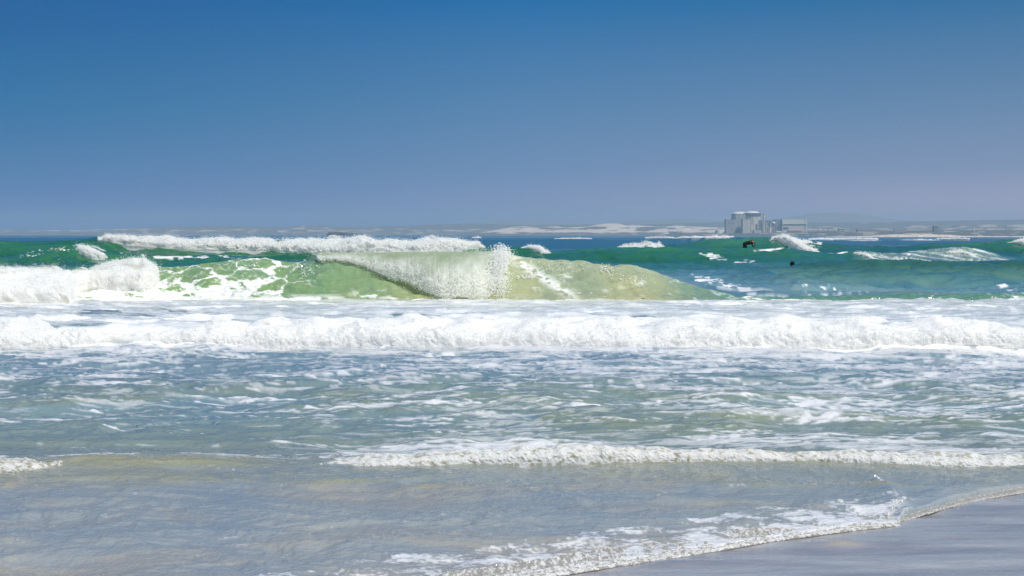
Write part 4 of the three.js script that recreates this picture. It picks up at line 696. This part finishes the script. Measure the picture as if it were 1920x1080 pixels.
const SUIT = new THREE.MeshPhysicalMaterial({ color: new THREE.Color().setRGB(.006, .006, .008), roughness: .9, specularIntensity: .15 }), SKIN = std(.42, .25, .18, .6), HAIR = std(.03, .02, .015, .8), REDM = std(.25, .02, .02, .7);
{
  const d = 124, s = d / F, o = at(1398, 467, d), P = (px, py, z = 0) => [(px - 1398) * s, (467 - py) * s, z];
  const t = thing('person', 'person in a black wetsuit bent forward with a paddle on the green wave', 'person', null, [o.x, o.y, o.z]);
  const B = (a, ra, b, rb) => [...a, ra, ...b, rb];
  const hipF = P(1395.6, 457.6, .08), hipB = P(1395.6, 457.4, -.09), chest = P(1405, 455, 0), shF = P(1407.2, 455.2, .16), shB = P(1406.8, 454.2, -.16), neck = P(1408.2, 453.6), head = P(1410, 452.6);
  const kneeF = P(1398.8, 463.6, .1), kneeB = P(1395, 463, -.1), ankF = P(1398, 471.6, .1), ankB = P(1394, 471.4, -.12), footF = P(1400.4, 473, .12), footB = P(1396.6, 472.8, -.12);
  const elF = P(1410.6, 460.6, .2), haF = P(1414.2, 464.6, .06), elB = P(1411.2, 456.8, -.2), haB = P(1414, 453.8, -.06);
  body([B(P(1396, 457.2, 0), .15, P(1400, 456, 0), .145), B(P(1400, 456, 0), .14, chest, .165), B(chest, .15, neck, .08), B(shB, .075, shF, .075), B(hipF, .12, kneeF, .08), B(hipB, .12, kneeB, .08), B(kneeF, .075, ankF, .05), B(kneeB, .075, ankB, .05), B(ankF, .045, footF, .035), B(ankB, .045, footB, .035),
    B(shF, .07, elF, .05), B(elF, .05, P(1413.6, 464, .08), .036), B(shB, .07, elB, .05), B(elB, .05, P(1413.6, 454.2, -.08), .036), B(neck, .07, P(1409.2, 453, 0), .065)], .022, .02, 'wetsuit', SUIT, t);
  const fingers = (h, up) => { const r = []; for (let i = 0; i < 4; i++) r.push(B([h[0] - .02, h[1] + (i - 1.5) * .02, h[2] + .01], .011, [h[0] + .035, h[1] + (i - 1.5) * .019, h[2] + .03], .009), B([h[0] + .035, h[1] + (i - 1.5) * .019, h[2] + .03], .009, [h[0] + .04, h[1] + (i - 1.5) * .018, h[2] - .005], .008)); r.push(B([h[0] - .03, h[1] + .03 * up, h[2]], .012, [h[0] + .02, h[1] + .045 * up, h[2] - .025], .009), B([h[0] - .05, h[1], h[2] + .01], .035, [h[0] - .01, h[1], h[2] + .01], .036)); return r; };
  body(fingers(haF, 1), .007, .006, 'hand', SKIN, t); body(fingers(haB, -1), .007, .006, 'hand', SKIN, t);
  const hx = head[0], hy = head[1];
  body([B([hx - .01, hy + .01, 0], .098, [hx + .01, hy, 0], .092), B([hx + .03, hy - .06, 0], .06, [hx + .045, hy - .075, 0], .045), B([hx + .1, hy + .0, 0], .016, [hx + .112, hy - .022, 0], .018), B([hx + .085, hy + .03, .035], .016, [hx + .085, hy + .03, -.035], .016), B([hx, hy - .01, .095], .018, [hx, hy - .03, .095], .014), B([hx, hy - .01, -.095], .018, [hx, hy - .03, -.095], .014), B([hx + .085, hy - .062, .018], .012, [hx + .085, hy - .062, -.018], .012)], .012, .012, 'head', SKIN, t);
  body([B([hx - .03, hy + .03, 0], .1, [hx + .005, hy + .05, 0], .09), B([hx - .06, hy - .03, 0], .07, [hx - .05, hy + .02, 0], .085)], .014, .012, 'hair', HAIR, t);
  for (const z of [.03, -.03]) body([B([hx + .092, hy + .015, z], .011, [hx + .093, hy + .015, z], .011)], .003, .004, 'eye', std(.02, .02, .02, .3), t);
  body([B(P(1407, 454.6, .06), .125, P(1408.4, 454.4, .02), .07), B(P(1406, 455.6, .12), .07, P(1407.4, 456.2, .1), .06)], .02, .02, 'chest_panel', REDM, t);
  const pt = thing('paddle', 'dark paddle held upright in front of the bent surfer', 'paddle', null, [o.x, o.y, o.z]);
  const a = new THREE.Vector3(...haB).add(new THREE.Vector3(.04, .06, .01)), b = new THREE.Vector3(...haF).add(new THREE.Vector3(.06, -.06, .01)), L = a.distanceTo(b) + .5, dir = b.clone().sub(a).normalize(), qn = new THREE.Quaternion().setFromUnitVectors(new THREE.Vector3(0, -1, 0), dir);
  const place = (g) => g.applyQuaternion(qn).translate(a.x, a.y, a.z);
  mesh('shaft', place(new THREE.CylinderGeometry(.026, .026, L, 12).translate(0, -L / 2, 0)), SUIT, pt);
  mesh('grip', place(new THREE.CapsuleGeometry(.022, .09, 6, 12).rotateX(Math.PI / 2)), SUIT, pt);
  mesh('blade', place(new THREE.SphereGeometry(1, 20, 14).scale(.1, .24, .02).translate(0, -L - .15, 0)), SUIT, pt);
  const bt = thing('surfboard', 'pale board under the bent surfer, almost hidden by the swell', 'surfboard', null, [o.x + .1, o.y - 6.6 * s, o.z]);
  const bg = new THREE.SphereGeometry(1, 48, 20), bp = bg.attributes.position;
  for (let i = 0; i < bp.count; i++) { const u = bp.getX(i), w = Math.pow(Math.max(0, 1 - u * u), .35); bp.setXYZ(i, u * 1.5, bp.getY(i) * .06 + .09 * Math.pow(Math.max(0, u), 3), bp.getZ(i) * .38 / Math.max(.2, Math.sqrt(1 - u * u + 1e-6)) * w); }
  bg.computeVertexNormals(); mesh('deck', bg, std(.7, .68, .6, .4), bt); mesh('fin', new THREE.SphereGeometry(1, 16, 10).scale(.09, .14, .012).translate(-1.2, -.12, 0), SUIT, bt);
}
{ // head of a swimmer in the water
  const d = 80, s = d / F, o = at(1485.8, 498.4, d), t = thing('person', 'person with only a dark head above the water, below the foam burst', 'person', null, [o.x, o.y, o.z]);
  body([[0, .10, 0, .112, .005, .15, 0, .108], [0, -.05, .0, .075, 0, .06, 0, .075], [-.17, -.12, 0, .09, .17, -.12, 0, .09], [.0, .06, -.07, .06, 0, .04, -.08, .05], [.105, .12, 0, .02, .11, .09, 0, .015], [-.105, .12, 0, .02, -.11, .09, 0, .015], [0, -.1, 0, .13, 0, -.4, 0, .15], [0, .12, -.11, .018, 0, .1, -.12, .02]], .014, .02, 'wetsuit', SUIT, t);
  body([[0, .02, -.085, .05, 0, .10, -.08, .06], [0, .09, -.135, .014, 0, .07, -.14, .016]], .009, .012, 'face', SKIN, t);
}

// ---------------------------------------------------------------- weed and birds
const WEED = std(.035, .022, .012, .6);
const WEEDS = [
  [901, 748, 5, .9, 'short upright scrap of kelp in the centre of the streaky water'], [920, 747, 18, .1, 'long thin scrap of kelp lying flat beside the short upright one'], [956, 727, 8, .5, 'slanting scrap of kelp above the flat one, in the centre'],
  [1326, 752, 8, 1.2, 'curved scrap of kelp below the pair of specks, right of centre'], [1365, 738, 4, .9, 'left one of the pair of tiny kelp specks right of centre'], [1373, 737, 5, 1.1, 'right one of the pair of tiny kelp specks right of centre'],
  [1429, 739, 12, .3, 'forked brown scrap of kelp at the right of the other scraps'], [254, 803, 5, 1.0, 'small kelp speck on the water at the left'], [467, 773, 5, .4, 'small kelp speck left of centre, on the blue water'],
  [548, 833, 3, .3, 'tiny kelp speck just behind the nearest small wave'], [1205, 562, 7, .1, 'brown smear of kelp at the foot of the big wave'], [1641, 506, 3.2, .8, 'tiny dark speck on the green water right of the floating head'], [1733, 797, 6, .1, 'thin dark kelp scrap at the right behind the nearest small wave'], [1507, 671, 4, .3, 'small kelp scrap just in front of the long white roller, right of centre']];
for (const [px, py, len, tilt, label] of WEEDS) {
  const d = py < 530 ? 50 : py < 600 ? 36.2 : dOf(py, BASE(dOf(py, .08)) + .01), L = len * d / F, w = Math.max(L * .12, .0055 * d / 17), p = at(px, py, d), t = thing('kelp', label, 'kelp', 'scraps of kelp afloat', [p.x, p.y + .004, p.z]);
  const c = new THREE.CatmullRomCurve3([[-.5, 0, 0], [-.2, .10, .05], [.12, .02, -.06], [.5, .05, .02]].map(([a, b, z]) => new THREE.Vector3(L * (a * Math.cos(tilt) - b * Math.sin(tilt)), L * (a * Math.sin(tilt) + b) * (tilt > .7 ? 1 : .6) + .02, L * z)));
  mesh('stalk', new THREE.TubeGeometry(c, 14, w * .6, 7), WEED, t);
  mesh('blade', new THREE.SphereGeometry(1, 12, 8).scale(L * .2, w * .9, w * .55).rotateZ(tilt * .8).translate(c.getPoint(.7).x, c.getPoint(.7).y, c.getPoint(.7).z), WEED, t);
}
function bird(label, px, py, d, s) {
  const p = at(px, py, d), t = thing('gull', label, 'bird', null, [p.x, p.y, p.z]);
  const prof = [[0, -.22], [.03, -.18], [.055, -.05], [.05, .08], [.034, .15], [.036, .18], [.02, .22], [0, .235]].map(([a, b]) => new THREE.Vector2(a * s, b * s));
  mesh('body', new THREE.LatheGeometry(prof, 16).rotateZ(-1.2), std(.16, .16, .17, .8), t);
  for (const k of [1, -1]) { const sh = new THREE.Shape(); sh.moveTo(0, -.06); sh.quadraticCurveTo(.25, -.10, .55, -.22); sh.quadraticCurveTo(.35, .02, .22, .07); sh.quadraticCurveTo(.1, .07, 0, .06); mesh('wing', new THREE.ExtrudeGeometry(sh, { depth: .012, bevelEnabled: true, bevelSize: .005, bevelThickness: .004, bevelSegments: 1 }).scale(s * k, s, s).rotateX(-.9).rotateZ(.5 * k), std(.12, .12, .13, .8), t); }
  mesh('tail', new THREE.ConeGeometry(.05 * s, .12 * s, 6).scale(1, 1, .3).rotateZ(1.9).translate(-.22 * s, -.09 * s, 0), std(.2, .2, .2, .8), t);
}
bird('tiny gull in flight high above the right end of the power station', 1517, 214, 260, .55);
bird('tiny dark bird low over the far ridge at the centre', 906, 387, 420, .5);

console.log('drops', TOTAL); { let n = 0; scene.traverse((o) => { if (o.isMesh && !o.isInstancedMesh) n += (o.geometry.index ? o.geometry.index.count : o.geometry.attributes.position.count) / 3; }); console.log('triangles', n); }
renderer.render(scene, camera);
